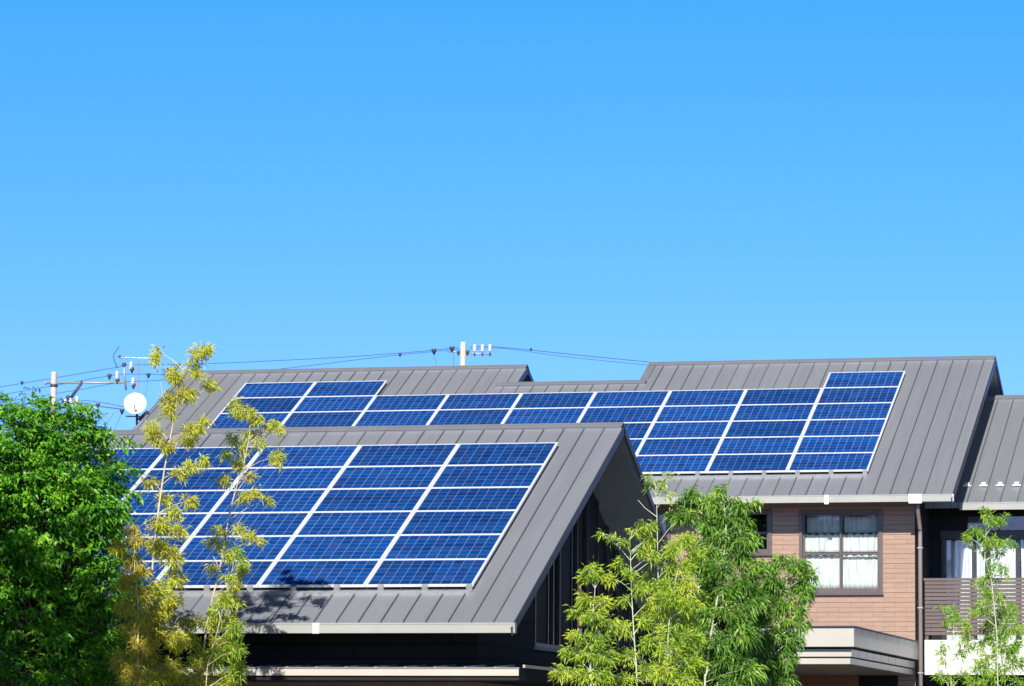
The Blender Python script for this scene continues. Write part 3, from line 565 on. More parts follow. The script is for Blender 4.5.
for c in range(9):
    for r in range(6):
        if r == 0 and c not in (0, 1, 8): continue
        if r > 2 and c < 5: continue
        if r == 0: lb = {0: 'left one of the two raised panels at the left end of the far roof', 1: 'right one of the two raised panels at the left end of the far roof', 8: 'single raised solar panel at the top right corner of the far array'}[c]
        else: lb = 'far roof solar panel, %s full row, %s column from the left' % (['', 'first', 'second', 'third', 'fourth', 'lowest'][r], bc[c])
        place(BO, c, r, lb, 'solar panels on the far roof')
# mounting rails with clamps
def rail(orig, c0, c1, row, label, grp, xs):
    ey = Vector((0, CT, ST)); ez = Vector((0, -ST, CT)); o = Vector(orig) + Vector((0, -CT, -ST)) * (row * .9993)
    t_ = thing('mounting_rail', o + Vector((c0 * 1.67, 0, 0)), label, 'rail', grp)
    q = MB(); q.fbox(o, (1, 0, 0), ey, ez, c0 * 1.67, c1 * 1.67 - .04, -.15, -.125, -.115, -.04); q.fbox(o, (1, 0, 0), ey, ez, c0 * 1.67, c1 * 1.67 - .04, -.124, -.03, -.115, -.09); q.build('channel', M_RAIL, t_)
    for x in xs:
        q = MB(); q.fbox(o, (1, 0, 0), ey, ez, x - .045, x + .045, -.05, .012, -.089, .004); q.build('clamp', M_RAIL, t_, .004)
rail(FO, -5, 0, 6, 'grey mounting rail with clamps under the bottom row of the near array', 'mounting rails', [-.06 - .68 * k for k in range(12)])
rail(BO, 5, 9, 6, 'grey mounting rail with clamps under the bottom row of the far array', 'mounting rails', [9 * 1.67 - .07 - .69 * k for k in range(9)])

# ------------------------------------------------------------------ utility poles, wires, antenna, dish
PYD = 120.0
def insulator(px, py, par, r=.085, h=.32, up=True):
    a = at(px, py, PYD); m_ = MB()
    m_.lathe(a, [(0, h / 2), (r * .55, h / 2), (r * .75, h * .36), (r * .5, h * .3), (r, h * .16), (r * .55, h * .1), (r, -h * .06), (r * .6, -h * .12), (r * .95, -h * .26), (r * .4, -h * .32), (r * .3, -h / 2), (0, -h / 2)], n=10)
    return m_.build('insulator', M_PORC, par)
def clampp(px, py, par, s=.13):
    a = at(px, py, PYD); m_ = MB(); m_.lathe(a, [(0, s), (s * .6, s), (s, s * .3), (s * .5, -s * .5), (s * .25, -s * 1.2), (0, -s * 1.2)], n=8); return m_.build('cable_clamp', M_DKSTEEL, par)
a = at(54, 372, PYD); lp = thing('utility_pole', (a.x, PYD, 0), 'pale concrete utility pole with long offset crossarm above the leafy tree at left', 'utility pole')
q = MB(); q.tube([(a.x, PYD, 0), (a.x, PYD, a.z - .05), (a.x, PYD, a.z)], [.19, .10, .09], 14); q.build('shaft', M_CONC, lp)
def bar(pts, r, nm, mt_, par, n=6, Y=PYD):
    q = MB(); q.tube([at(x, y, Y) for x, y in pts], r, n); return q.build(nm, mt_, par)
bar([(46, 383), (126, 382.6)], .035, 'crossarm', M_GALV, lp); bar([(46, 380.5), (46, 385)], .03, 'arm_end', M_GALV, lp)
bar([(82.5, 381.5), (68, 402)], .055, 'brace', M_DKSTEEL, lp); bar([(124, 362), (124.3, 375), (126, 390)], .04, 'riser', M_GALV, lp)
q = MB(); b = at(54, 385.5, PYD); q.lathe((b.x, PYD, b.z), [(.105, -.05), (.135, -.04), (.135, .04), (.105, .05)], n=14); q.build('band', M_DKSTEEL, lp)
for x, y in ((117, 376), (131, 366.5), (133, 382.5), (65, 404), (70.5, 402.5), (77, 401)): insulator(x, y, lp)
for x, y in ((117.5, 381), (132, 370), (133.5, 386), (124, 365.5), (109.5, 376.5), (68, 398)): clampp(x, y, lp, .09)
bar([(60, 408), (82, 404)], .03, 'lower_arm', M_GALV, lp)
a = at(463.2, 342, PYD); rp_ = thing('utility_pole', (a.x, PYD, 0), 'tan concrete utility pole top with three white insulators above the far roof ridge', 'utility pole')
q = MB(); q.tube([(a.x, PYD, 0), (a.x, PYD, a.z - .04), (a.x, PYD, a.z)], [.19, .098, .085], 14); q.build('shaft', M_CONC, rp_)
bar([(457, 352.3), (491, 354.6)], .028, 'crossarm', M_GALV, rp_); bar([(463, 352.6), (447, 351.5)], .025, 'arm_end', M_GALV, rp_)
for x in (474.7, 482.5, 490): insulator(x, 348.8, rp_, .085, .28)
for x in (474.7, 482.5, 490): clampp(x, 354.6, rp_, .05)
clampp(458.5, 353, rp_, .07); clampp(467.5, 352.8, rp_, .08)
WG = 'overhead wires between the utility poles'
def wire(pts, label, r=.016, clamps=(), Y=PYD, sag=0):
    P = [at(x, y, Y) for x, y in pts]; q = MB(); sm = []
    for i in range(len(P) - 1):
        p0, p1, p2, p3 = P[max(i - 1, 0)], P[i], P[i + 1], P[min(i + 2, len(P) - 1)]
        for k in range(6):
            t_ = k / 6; sm.append(.5 * ((2 * p1) + (p2 - p0) * t_ + (2 * p0 - 5 * p1 + 4 * p2 - p3) * t_ * t_ + (3 * p1 - p0 - 3 * p2 + p3) * t_ ** 3))
    sm.append(P[-1]); q.tube(sm, r * .75, 5)
    o = tag(q.build('power_line', M_WIRE), label, 'power line', WG)
    for x, y, s in clamps:
        b = at(x, y, Y); s *= .5; m_ = MB(); m_.lathe(b, [(0, s), (s, s * .8), (s * .8, s * .2), (s * .3, -s), (0, -s)], n=8); m_.build('cable_clamp', M_DKSTEEL, o)
    return o
wire([(-40, 394), (0, 387), (60, 377), (115, 367.6), (128, 365), (163, 364.6), (205, 363.8), (327, 358), (400, 353), (428, 350.6), (458, 347.5)], 'highest wire running from the left pole to the tan pole', .016, [(22, 383, .13), (178, 366, .17), (434, 351.5, .2), (452, 349.2, .2)])
wire([(-40, 402), (20, 391.5), (60, 384.5), (112, 375.3), (130, 374.2), (152, 374.3), (190, 375)], 'second wire from the top, crossing just above the crossarm of the left pole', .015, [(148.5, 375.5, .17), (109.5, 375.5, .12)])
wire([(-40, 409), (40, 396), (83, 389), (122, 382.2), (167, 379.6), (281, 368.8), (327, 363.4), (392, 355.6), (460, 349)], 'third wire passing behind the dish and joining the tan pole', .015, [(400, 355, .12)])
wire([(30, 401.5), (60, 400), (79, 400), (105, 403), (127, 407.5)], 'upper of the low wires ending just left of the white dish', .017, [(98, 405.5, .17)])
wire([(20, 404), (79, 403), (98, 406), (121, 409)], 'thick low cable with black clamp just left of the white dish', .024, [(122, 411.5, .19)])
wire([(98, 407), (100, 413), (104, 414.5), (108, 413)], 'short looped cable end hanging left of the dish', .02)
wire([(114, 413), (106, 424), (98, 436)], 'thin slanting service wire left of the dish, farther from it', .009)
wire([(122, 412), (116, 426), (108, 440)], 'thin slanting service wire just left of the dish', .009)
wire([(148, 378), (146, 392), (143, 402)], 'thin wire dropping vertically beside the antenna mast', .008)
wire([(434, 354), (437, 370), (438, 385)], 'thin wire dropping to the far ridge left of the tan pole', .010)
wire([(453.5, 351), (453.5, 385)], 'thin wire dropping to the far ridge right beside the tan pole', .010)
wire([(470, 347), (491, 346.6), (530, 350), (590, 356.2), (660, 363)], 'upper wire leaving the tan pole to the right', .017, [(531, 349.6, .10)])
wire([(470, 349), (501, 348.2), (560, 356), (610, 361.3), (660, 366.2)], 'lower wire leaving the tan pole to the right', .013)
# TV aerial on a mast by the left verge
AY = 80.3
a = at(138.6, 361, AY); an = thing('tv_antenna', (a.x, AY, 9.0), 'yagi television aerial on thin mast rising above the white dish', 'antenna')
q = MB(); q.tube([(a.x, AY, 8.9), at(138.6, 360.5, AY)], .014, 6); q.build('mast', M_PIPE, an)
bar([(119, 357.4), (156, 358.3)], .011, 'boom', M_WHITEPVC, an, 6, AY)
for x, h in ((119.5, 3), (125, 2.5), (131, 2.2), (137, 2), (143, 1.8), (149, 1.6), (154, 1.5)):
    p1 = at(x, 357.7, AY); q = MB(); q.tube([p1 + Vector((.10 * 0, -.18, 0)), p1 + Vector((0, .18, 0))], .005, 4); q.build('element', M_GALV, an)
bar([(119, 346.5), (113.5, 355), (114, 360), (117.5, 368)], .010, 'reflector', M_DKSTEEL, an, 6, AY)
q = MB(); p1 = at(119.5, 356.8, AY); q.box((p1.x - .03, AY - .03, p1.z - .015), (p1.x + .03, AY + .03, p1.z + .03)); q.build('feed_box', M_DKSTEEL, an)
# dish
DY = 79.9; dc = at(135.2, 403.8, DY); ds = thing('satellite_dish', at(136.5, 423, DY), 'round white satellite dish bracketed to the left edge of the far roof', 'satellite dish')
ax = Vector((.30, -1, .28)).normalized(); q = MB(); pr = [(.245 * k / 8, .055 * (k / 8) ** 2) for k in range(9)] + [(.25, .056), (.25, .046)] + [(.245 * k / 8, .055 * (k / 8) ** 2 - .012) for k in range(8, -1, -1)]
u = ax.orthogonal(); q.lathe(dc - ax * .02, [(max(r, .0005), h) for r, h in pr], ax, 32); q.build('reflector', M_DISH, ds)
lo = dc + Vector((0, 0, -.20)); q = MB(); q.tube([dc - ax * .02 + Vector((0, 0, -.22)), dc + ax * .20 + Vector((0.0, 0, -.16)), dc + ax * .22 + Vector((0, 0, -.12))], .012, 6); q.build('feed_arm', M_DKSTEEL, ds)
q = MB(); q.lathe(dc + ax * .19 + Vector((0, 0, -.11)), [(0, -.03), (.018, -.03), (.022, .0), (.022, .03), (0, .03)], ax, 10); q.build('feed_horn', M_PIPE, ds)
q = MB(); q.tube([dc - ax * .03 + Vector((0, 0, -.02)), dc - ax * .12 + Vector((0, 0, -.08)), at(136.6, 414, DY + .15), at(136.6, 425, DY + .15)], .02, 8); q.build('mount_pipe', M_DKSTEEL, ds)
q = MB(); q.tube([at(126, 416.2, DY + .15), at(142, 416.6, DY + .15)], .016, 6); q.tube([at(139, 420, DY + .16), at(148, 411.5, DY + .16)], .045, 6); q.build('bracket', M_DKSTEEL, ds)

# ------------------------------------------------------------------ foliage
def leaf_mesh(name, P, D, Nn, Ln, Wd, mt_, parent, droop=0.25):
    """P base points, D directions, Nn normals (n x 3), Ln, Wd lengths (n). each leaf: 5 verts, bent along its midrib"""
    n = len(P); D = D / np.linalg.norm(D, axis=1, keepdims=True); S = np.cross(D, Nn); S /= np.linalg.norm(S, axis=1, keepdims=True) + 1e-9
    U = np.cross(S, D); L = Ln[:, None]; Wh = Wd[:, None] / 2
    off = np.array(wloc(parent)); P = P - off
    dz = np.array([[0, 0, -1.0]])
    v0 = P; v1 = P + D * L * .38 + S * Wh + U * Wh * .35; v2 = P + D * L * .38 - S * Wh + U * Wh * .35
    v3 = P + D * L * .42 - U * Wh * .12; v4 = P + D * L + dz * L * droop
    V = np.stack([v0, v1, v2, v3, v4], 1).reshape(-1, 3); b = np.arange(n)[:, None] * 5
    F = np.concatenate([b + np.array([[0, 3, 1]]), b + np.array([[0, 2, 3]]), b + np.array([[3, 4, 1]]), b + np.array([[3, 2, 4]])], 1).reshape(-1, 3)
    me = bpy.data.meshes.new(name); me.vertices.add(len(V)); me.vertices.foreach_set('co', V.ravel().astype(np.float32))
    me.loops.add(len(F) * 3); me.loops.foreach_set('vertex_index', F.ravel().astype(np.int32)); me.polygons.add(len(F))
    me.polygons.foreach_set('loop_start', (np.arange(len(F)) * 3).astype(np.int32)); me.polygons.foreach_set('loop_total', np.full(len(F), 3, np.int32))
    me.update(calc_edges=True); me.validate(); me.materials.append(mt_)
    o = bpy.data.objects.new(name, me); link(o, parent); return o

def bamboo(name, label, cat, culm_px, Y, pads, lm, cm, group, seed, r0=.022, twigs=(), size=.098, dens=1.0, width=.0175, dp=.3, sag=.18):
    rng = np.random.default_rng(seed); C_ = [np.array(at(x, y, Y)) for x, y in culm_px]
    base = np.array([C_[-1][0] + .05, Y + .05, 0.0]); ppm = FPX / (Y * 1.03)
    root = thing(name, Vector(base), label, cat, group)
    pts = [base] + C_[::-1]; q = MB(); sm = []; rad = []
    for i in range(len(pts) - 1):
        p0, p1, p2, p3 = pts[max(i - 1, 0)], pts[i], pts[i + 1], pts[min(i + 2, len(pts) - 1)]
        nn = 10 if i == 0 else 6
        for k in range(nn):
            t_ = k / nn; sm.append(.5 * ((2 * p1) + (p2 - p0) * t_ + (2 * p0 - 5 * p1 + 4 * p2 - p3) * t_ * t_ + (3 * p1 - p0 - 3 * p2 + p3) * t_ ** 3))
    sm.append(pts[-1]); sm = np.array(sm); H = sm[-1][2]
    for s_ in sm: rad.append(max(.004, r0 * (1 - .80 * max(0, s_[2] / H) ** 1.6)))
    q.tube([Vector(s_) for s_ in sm], rad, 8)
    z = .25
    while z < H - .3:                                  # swollen nodes
        k = int(np.argmin(np.abs(sm[:, 2] - z))); c = sm[k]; q.lathe(Vector(c), [(rad[k] * .98, -.018), (rad[k] * 1.35, -.004), (rad[k] * 1.35, .006), (rad[k] * .98, .016)], n=8); z += .27
    q.build('culm', cm, root)
    bm_ = MB(); P = []; D = []; NN = []
    for pd in pads:
        px, py, rx, ry = pd[:4]; c = np.array(at(px, py, Y)) + np.array([0, rng.normal(0, .10), 0])
        ax_, az_ = max(.03, rx / ppm * 1.05 - .025), max(.025, ry / ppm * 1.1 - .025)
        # branch from a node a little below the pad
        k = int(np.argmin(np.abs(sm[:, 2] - (c[2] - .12 - .25 * abs(c[0] - np.interp(c[2], sm[:, 2], sm[:, 0])))))); s0 = sm[k]
        mid = (s0 + c) / 2 + np.array([0, 0, .03]); bm_.tube([Vector(s0), Vector(mid), Vector(c)], [.007, .005, .003], 5, False)
        nt_ = max(5, int(dens * 4.9 * (rx * ry) ** .92 / 7.0))
        out_ = c - s0; out_[2] = 0; out_ = out_ / (np.linalg.norm(out_) + .05)
        for _ in range(nt_):
            w = rng.normal(size=3); w /= np.linalg.norm(w); rr = rng.random() ** .45
            tp = c + w * rr * np.array([ax_, max(ax_, az_), az_])
            bm_.tube([Vector(c), Vector((c + tp) / 2 + np.array([0, 0, .01])), Vector(tp)], [.003, .0022, .0012], 4, False)
            td = w * .7 + out_ * .5 + np.array([0, 0, .15]); td /= np.linalg.norm(td); nl = rng.integers(5, 10)
            for _l in range(nl):
                d = td + rng.normal(0, .75, 3); d[2] -= sag; P.append(tp + rng.normal(0, .028, 3)); D.append(d)
                nv = rng.normal(0, .5, 3) + np.array([-.2, -.75, .7]); NN.append(nv)
    for tw in twigs:
        T = [Vector(at(x, y, Y)) for x, y in tw]; bm_.tube(T, [.006 - .004 * i / len(T) for i in range(len(T))], 5, False)
    bm_.build('branches', cm, root)
    P, D, NN = np.array(P), np.array(D), np.array(NN); n = len(P)
    Ln = size * rng.uniform(.45, 1.2, n); leaf_mesh('foliage', P, D, NN, Ln, 1.02 * width * rng.uniform(.75, 1.3, n), lm, root, dp)
    return root

GL = 'golden bamboos in front of the near roof'
bamboo('golden_bamboo', 'tallest golden bamboo, its forked top rising above the far roof at left', 'bamboo', [(203, 346), (190, 362), (180, 382), (174, 419), (167.5, 452), (162, 485), (156, 531), (150, 600), (146, 690)], 49.3,
    [(157, 351, 4, 6), (161, 361, 6, 7), (169, 372, 9, 8), (205, 347, 8, 4), (197, 355, 10, 6), (209, 353, 6, 4), (191, 366, 8, 6), (178, 376, 9, 6), (188, 394, 11, 7), (207, 384, 8, 5), (202, 374, 6, 4), (166, 399, 9, 9), (170, 412, 8, 7),
     (195, 429, 11, 6), (183, 438, 9, 5), (206, 422, 6, 4), (151, 428, 6, 8), (159, 438, 8, 8), (168, 447, 8, 5), (190, 465, 11, 5), (204, 460, 6, 4), (178, 474, 8, 5), (147, 480, 7, 6), (160, 500, 9, 7), (172, 512, 9, 6), (186, 500, 8, 6), (160, 525, 12, 8), (176, 530, 10, 6),
     (165, 550, 13, 9), (178, 560, 9, 6), (154, 545, 9, 8), (172, 578, 13, 8), (158, 590, 14, 8), (175, 600, 10, 8), (160, 612, 15, 9), (150, 630, 17, 11), (172, 640, 14, 11), (145, 655, 16, 12), (165, 668, 18, 12), (150, 680, 20, 10)],
    L_YEL, M_CULMY, GL, 1, .024, [[(174, 419), (163, 395), (160, 380)], [(167, 455), (156, 438), (151, 430)]], dens=1.05)
bamboo('golden_bamboo', 'short ochre bamboo half hidden behind the big leafy tree', 'bamboo', [(131, 528), (133, 549), (136, 580), (138, 612), (138, 690)], 48.6,
    [(131, 530, 8, 6), (140, 540, 9, 7), (124, 548, 8, 7), (130, 562, 10, 8), (142, 572, 9, 7), (126, 582, 10, 9), (140, 595, 10, 8), (124, 606, 11, 9), (142, 618, 10, 9), (128, 632, 13, 10), (140, 648, 14, 10), (122, 660, 14, 11), (136, 676, 16, 10)], L_OCH, M_CULMY, GL, 2, .018, dens=1.0)
bamboo('golden_bamboo', 'leaning golden bamboo crossing the middle of the near solar array', 'bamboo', [(234, 402), (246, 415), (250, 430), (245, 458), (238.7, 480), (229.7, 513), (220.7, 564), (210, 609), (205, 640), (200, 690)], 51.0,
    [(231, 402, 5, 6), (237, 410, 7, 6), (250, 413, 10, 6), (258, 419, 9, 6), (268, 424, 8, 5), (277, 429, 6, 5), (250, 436, 9, 5), (231, 439, 7, 5), (241, 449, 7, 5), (226, 456, 7, 5), (262, 446, 6, 4), (277, 456, 7, 7), (282, 462, 4, 5), (240, 466, 7, 6), (225, 480, 7, 6), (247, 476, 6, 5), (256, 496, 10, 5), (268, 500, 5, 4), (243, 497, 6, 4),
     (215, 543, 12, 5), (222, 532, 8, 5), (248, 536, 10, 4), (238, 527, 6, 4), (258, 540, 5, 4), (230, 556, 8, 6), (243, 570, 9, 6), (212, 568, 6, 4), (236, 584, 8, 8), (225, 600, 8, 8), (240, 603, 6, 5), (210, 622, 12, 8), (192, 622, 12, 7), (232, 622, 9, 8), (190, 640, 12, 9), (222, 645, 16, 10), (205, 660, 18, 10), (233, 666, 10, 9), (195, 678, 18, 9), (222, 682, 16, 8)],
    L_YG, M_CULMY, GL, 3, .020, [[(220, 570), (208, 545)], [(238, 490), (252, 470)], [(246, 470), (240, 452)], [(222, 560), (240, 520), (246, 512)]], dens=1.0)
bamboo('golden_bamboo', 'thin second golden stem rising beside the leaning golden bamboo', 'bamboo', [(235, 555), (232.7, 567), (222, 612), (213, 650), (206, 690)], 50.5,
    [(237, 552, 6, 5), (243, 560, 6, 4), (228, 576, 6, 5), (230, 598, 7, 5), (216, 610, 8, 6), (236, 628, 9, 7), (228, 640, 10, 7), (238, 650, 10, 7), (214, 655, 12, 8), (230, 672, 12, 8)], L_LIME, M_CULMY, GL, 4, .013, dens=1.0)

GM = 'slender lime bamboos before the dark gable'
bamboo('lime_bamboo', 'leftmost lime bamboo of the middle clump, round tuft at its top', 'bamboo', [(594, 574), (595, 588), (592, 626), (591, 690)], 52.0,
    [(592, 571, 10, 8), (586, 578, 8, 5), (601, 578, 6, 5), (585, 600, 10, 6), (600, 603, 11, 7), (575, 612, 8, 6), (595, 618, 13, 7), (610, 625, 10, 7), (578, 636, 11, 6), (598, 640, 13, 8), (568, 652, 8, 7), (586, 656, 14, 7), (606, 656, 12, 8), (562, 672, 10, 7), (582, 674, 14, 8), (602, 676, 12, 8)], L_LIME, M_CULMP, GM, 11, .016, dens=1.0)
bamboo('lime_bamboo', 'airy lime bamboo with a bare twig reaching left across the dark gable', 'bamboo', [(629, 528), (630, 545), (632, 600), (635, 650), (637, 690)], 52.6,
    [(637, 531, 8, 5), (625, 541, 7, 4), (650, 525, 8, 5), (648, 540, 9, 6), (640, 552, 7, 5), (655, 556, 8, 5), (618, 564, 9, 7), (630, 574, 8, 5), (611, 578, 6, 6), (640, 588, 9, 7), (652, 600, 9, 6), (624, 600, 7, 6), (645, 620, 11, 8), (624, 628, 9, 7), (650, 643, 11, 8), (628, 655, 12, 8), (650, 670, 14, 9), (626, 680, 13, 7), (601, 533, 4, 3), (613, 537, 5, 3)],
    L_LIME, M_CULMP, GM, 12, .017, [[(630, 560), (618, 546), (598, 531)], [(631, 555), (645, 540)], [(632, 575), (652, 560), (660, 553)]], dens=.85)
bamboo('lime_bamboo', 'tall bare-stemmed bamboo overlapping the right barge edge of the gable', 'bamboo', [(654, 480), (656, 492), (657, 520), (658, 570), (659, 620), (660, 690)], 53.2,
    [(653, 482, 7, 4), (658, 489, 6, 4), (650, 478, 4, 3), (671, 475, 5, 3), (647, 486, 3, 2), (668, 497, 3, 2), (663, 484, 4, 3), (672, 545, 10, 7), (684, 538, 9, 6), (645, 578, 9, 6), (668, 568, 10, 7), (655, 590, 13, 8), (672, 600, 12, 8), (650, 612, 9, 7)],
    L_LIME, M_CULMP, GM, 13, .015, [[(657, 517), (645, 508), (638, 500)], [(657, 500), (668, 480), (680, 474)], [(657, 545), (668, 530), (676, 522)]], dens=.7)
bamboo('lime_bamboo', 'dense yellow green bamboo filling the middle clump left of the dark green one', 'bamboo', [(682, 538), (680, 560), (672, 600), (668, 640), (668, 690)], 52.3,
    [(683, 540, 9, 6), (672, 552, 9, 6), (692, 550, 9, 7), (680, 566, 12, 7), (664, 585, 11, 7), (686, 584, 11, 8), (674, 600, 13, 8), (692, 606, 10, 8), (662, 612, 11, 7), (682, 620, 13, 8), (668, 632, 14, 8), (690, 640, 13, 8), (672, 652, 16, 9), (692, 664, 14, 9), (664, 672, 14, 9), (684, 682, 16, 8)], L_LIME, M_CULMP, GM, 14, .016, dens=1.15)
GG = 'dark green bamboos before the brown wall'
bamboo('green_bamboo', 'tallest dark green bamboo with heavy drooping sprays and pale stem', 'bamboo', [(722, 490), (725, 515), (725.6, 540), (718.7, 591), (712, 627), (706.7, 672), (705, 695)], 56.0,
    [(721, 491, 8, 5), (713, 502, 10, 7), (731, 501, 9, 7), (745, 507, 8, 5), (754, 503, 5, 3), (722, 516, 15, 8), (740, 522, 12, 8), (708, 526, 13, 8), (728, 536, 15, 9), (748, 540, 13, 9), (714, 548, 14, 9), (738, 556, 15, 10), (755, 566, 10, 9), (722, 570, 14, 9), (745, 580, 14, 11), (704, 566, 10, 9), (728, 592, 13, 9), (752, 600, 11, 11), (736, 614, 16, 10), (708, 612, 9, 8), (745, 634, 14, 11), (722, 640, 14, 10), (700, 636, 11, 10), (735, 656, 16, 10), (712, 664, 14, 9), (752, 668, 12, 11), (730, 680, 18, 8)],
    L_GRN, M_CULMP, GG, 21, .022, dens=.85, size=.13, width=.025, dp=.4, sag=.38)
bamboo('green_bamboo', 'dark green bamboo bushing out just left of the tallest one', 'bamboo', [(694, 494), (698, 515), (700, 545), (698, 600), (694, 690)], 57.0,
    [(692, 495, 9, 6), (682, 503, 8, 6), (702, 503, 10, 7), (690, 514, 12, 7), (676, 518, 8, 5), (706, 520, 9, 7), (700, 545, 9, 7), (712, 536, 8, 6), (695, 562, 9, 7), (706, 580, 11, 9), (698, 600, 12, 10), (710, 596, 9, 8), (700, 622, 12, 10), (690, 640, 12, 10), (704, 655, 13, 10), (692, 675, 15, 10)],
    L_GRN, M_CULMP, GG, 22, .018, dens=1.0, size=.125, width=.023, dp=.4, sag=.3)
bamboo('green_bamboo', 'rounded dark green bamboo closest to the brown wall window', 'bamboo', [(788, 562), (786, 590), (780, 620), (774, 650), (770, 695)], 58.5,
    [(784, 560, 13, 6), (798, 566, 12, 6), (810, 576, 9, 7), (772, 566, 8, 6), (776, 580, 11, 8), (792, 582, 13, 8), (806, 592, 9, 8), (768, 594, 8, 8), (782, 600, 13, 9), (798, 608, 10, 8), (770, 614, 9, 8), (786, 620, 14, 8), (802, 624, 7, 7), (774, 634, 11, 9), (792, 642, 11, 9), (772, 655, 12, 9), (790, 660, 9, 9), (776, 674, 14, 9), (766, 684, 14, 7), (790, 680, 7, 6)],
    L_GRN, M_CULMP, GG, 23, .020, dens=.9, size=.12, width=.023, dp=.4, sag=.35)
bamboo('green_bamboo', 'low green bamboo in the gap between the two taller dark ones', 'bamboo', [(755, 596), (757, 630), (757, 690)], 57.8,
    [(758, 600, 9, 8), (766, 615, 9, 9), (754, 622, 9, 9), (762, 640, 10, 10), (752, 655, 10, 9), (762, 668, 11, 10), (752, 682, 12, 8)], L_GRN, M_CULMP, GG, 24, .015, dens=1.0, size=.125, width=.023, dp=.4, sag=.3)
L_SHADE = leafmat('shaded bamboo leaf', [(0.012, 0.03, 0.008), (0.022, 0.06, 0.010), (0.045, 0.10, 0.015), (0.09, 0.16, 0.025)], 0.08, 0.5, .4, 1.2)  # green leaf darkened, the clump's inner shade put into the colour
bamboo('green_bamboo', 'added backing bamboo with shade put into its leaf colour, showing dark between the brighter ones', 'bamboo', [(735, 560), (742, 600), (745, 690)], 59.8,
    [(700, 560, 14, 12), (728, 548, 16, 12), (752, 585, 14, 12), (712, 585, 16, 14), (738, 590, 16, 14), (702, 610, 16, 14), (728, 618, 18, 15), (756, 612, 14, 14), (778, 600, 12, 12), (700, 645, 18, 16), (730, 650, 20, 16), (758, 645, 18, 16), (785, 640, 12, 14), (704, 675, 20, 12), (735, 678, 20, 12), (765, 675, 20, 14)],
    L_SHADE, M_CULMP, GG, 25, .02, dens=1.2, size=.12, width=.024, dp=.4, sag=.3)
GR = 'fresh green bamboos before the balcony'
bamboo('fresh_bamboo', 'tall thin bamboo with tiered tufts in front of the balcony windows', 'bamboo', [(982, 511), (986, 518.6), (986, 535), (985, 557), (991, 580), (994, 605), (997, 640), (998, 690)], 64.0,
    [(983, 512, 6, 3), (990, 518, 8, 5), (1001, 518, 5, 5), (996, 524, 5, 3), (976, 530, 7, 5), (969, 538, 5, 5), (984, 535, 7, 5), (993, 540, 10, 5), (1006, 542, 8, 3), (1014, 545, 4, 2), (984, 550, 6, 5), (996, 551, 6, 6), (996, 566, 5, 5), (981, 581, 7, 5), (990, 577, 7, 5), (1004, 571, 4, 5), (988, 592, 7, 6), (999, 594, 5, 5), (984, 608, 7, 8), (975, 612, 4, 5)],
    L_FRESH, M_CULMP, GR, 31, .014, dens=.85, size=.115, width=.019)
bamboo('fresh_bamboo', 'full leafy bamboo covering the white parapet at the right edge', 'bamboo', [(1005, 602), (1006, 630), (1005, 690)], 64.6,
    [(1005, 606, 7, 5), (1012, 612, 9, 7), (998, 618, 9, 7), (988, 626, 9, 6), (1014, 628, 9, 7), (1002, 634, 10, 7), (992, 642, 10, 7), (1014, 645, 9, 8), (980, 645, 7, 6), (1003, 652, 11, 8), (988, 660, 10, 7), (1016, 662, 9, 8), (978, 668, 9, 7), (1002, 672, 12, 8), (990, 681, 12, 7), (1016, 682, 9, 7), (974, 682, 9, 6)],
    L_FRESH, M_CULMP, GR, 32, .020, dens=.8, size=.115, width=.019)
bamboo('fresh_bamboo', 'small sparse bamboo with thin grey stem before the white parapet', 'bamboo', [(948, 606), (953, 620), (953, 650), (951, 690)], 65.5,
    [(943, 608, 5, 2), (950, 610, 6, 4), (955, 616, 5, 4), (949, 625, 5, 5), (962, 622, 6, 5), (968, 628, 4, 4), (963, 638, 6, 5), (968, 645, 4, 6), (960, 655, 5, 6), (946, 645, 4, 3), (940, 652, 5, 3), (944, 662, 4, 3), (940, 676, 6, 4), (950, 678, 5, 4), (963, 676, 6, 5)],
    L_FRESH, M_CULMP, GR, 33, .011, dens=.9, size=.11, width=.019)

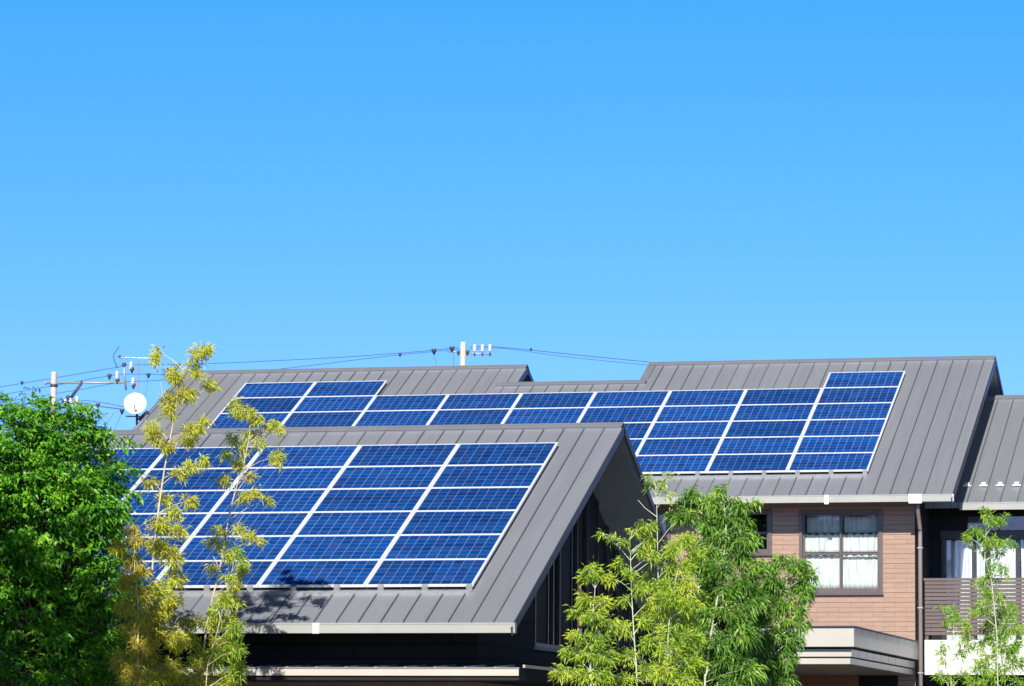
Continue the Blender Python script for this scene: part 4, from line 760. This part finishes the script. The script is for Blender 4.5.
def broadleaf(name, label, base, ells, nspray, lm, seed, group=None, ls=.085, lw=.04, per=34, trunk=.11, inner=.15):
    rng = np.random.default_rng(seed); base = np.array(base, float); root = thing(name, Vector(base), label, 'tree', group)
    q = MB(); top = np.array(ells[0][0]); q.tube([Vector(base), Vector(base * [1, 1, 0] + [.05, .03, top[2] * .35]), Vector(base * [1, 1, 0] + [0, 0, top[2] * .75])], [trunk, trunk * .8, trunk * .5], 10); q.build('trunk', M_BARK, root)
    lb_ = MB(); P = []; D = []; NN = []
    wts = np.array([e[1][0] * e[1][2] for e in ells]); wts = wts / wts.sum()
    hub = base * [1, 1, 0] + [0, 0, top[2] * .6]
    for i in range(nspray):
        c, rad = ells[rng.choice(len(ells), p=wts)]; c = np.array(c); rad = np.array(rad)
        w = rng.normal(size=3); w /= np.linalg.norm(w); rr = rng.uniform(inner, 1) ** .5
        bumps = 1 + .20 * math.sin(5.1 * w[0] + 3 * w[2] + i % 3) + .08 * math.sin(9 * w[1] + 7 * w[2])
        sp_ = c + w * rad * rr * bumps
        if i % 6 == 0: lb_.tube([Vector(hub + rng.normal(0, .1, 3)), Vector((hub + sp_) / 2 + rng.normal(0, .08, 3)), Vector(sp_)], [.028, .015, .004], 5, False)
        out_ = w * np.array([1, 1, .5]) + np.array([0, 0, .1]); out_ /= np.linalg.norm(out_)
        side = np.cross(out_, [0, 0, 1.0]); side /= np.linalg.norm(side) + 1e-6; Ls = rng.uniform(.18, .36)
        k = int(per * rng.uniform(.6, 1.3))
        t_ = rng.random((k, 1)); pos = sp_ + out_ * (t_ * Ls) + side * rng.normal(0, .085, (k, 1)) + np.array([0, 0, 1]) * (rng.normal(0, .03, (k, 1)) - .25 * Ls * t_ ** 2)
        P.append(pos); D.append(out_ * rng.uniform(.4, 1, (k, 1)) + side * rng.normal(0, .8, (k, 1)) + np.array([0, 0, -.30]) + rng.normal(0, .25, (k, 3))); NN.append(rng.normal(0, .4, (k, 3)) + np.array([-.1, -.55, .8]))
    lb_.build('limbs', M_BARK, root); P, D, NN = np.concatenate(P), np.concatenate(D), np.concatenate(NN); n = len(P)
    leaf_mesh('crown', P, D, NN, ls * rng.uniform(.6, 1.3, n), lw * rng.uniform(.7, 1.3, n), lm, root, .3); return root
TY = 50.0
def E(px, py, rx, ry, dy=0, rd=None):
    c = at(px, py, TY + dy); k = (TY + dy) * 1.03 / FPX; return (tuple(c), (rx * k, (rd or rx) * k, ry * k))
broadleaf('leafy_tree', 'big glossy green broadleaf tree filling the lower left corner', (-19.25, TY + .1, 0),
    [E(35, 500, 78, 84), E(15, 455, 62, 50), E(78, 492, 44, 50), E(-15, 540, 90, 110), E(40, 600, 78, 80, .2), E(95, 545, 26, 34), E(30, 690, 90, 80), E(62, 430, 34, 26), E(92, 640, 34, 60, .3), E(-70, 520, 80, 120), E(45, 411, 50, 8), E(88, 432, 30, 8), E(94, 495, 30, 38), E(104, 580, 28, 30), E(20, 400, 12, 10), E(60, 408, 14, 7), E(112, 436, 12, 7)], 2700, L_TREE, 77, ls=.088, lw=.040, per=36)
# unseen trees added left of the frame to shade that tree's lower part
for i, (x, y, h, r, l) in enumerate(((-17.8, 36.8, 9.7, 2.0, 'broad unseen tree added for shade outside the left edge, nearer of two'), (-20.6, 37.6, 9.6, 2.0, 'bushy unseen tree added for shade outside the left edge, farthest from the house'))):
    broadleaf('added_shade_tree', l, (x, y, 0), [((x, y, h), (r, r, 2.5)), ((x + .4, y, h * .6), (r * .9, r, h * .4))], 900, L_TREE, 90 + i, 'shade trees added outside the left edge', ls=.2, lw=.11, per=30, trunk=.14)
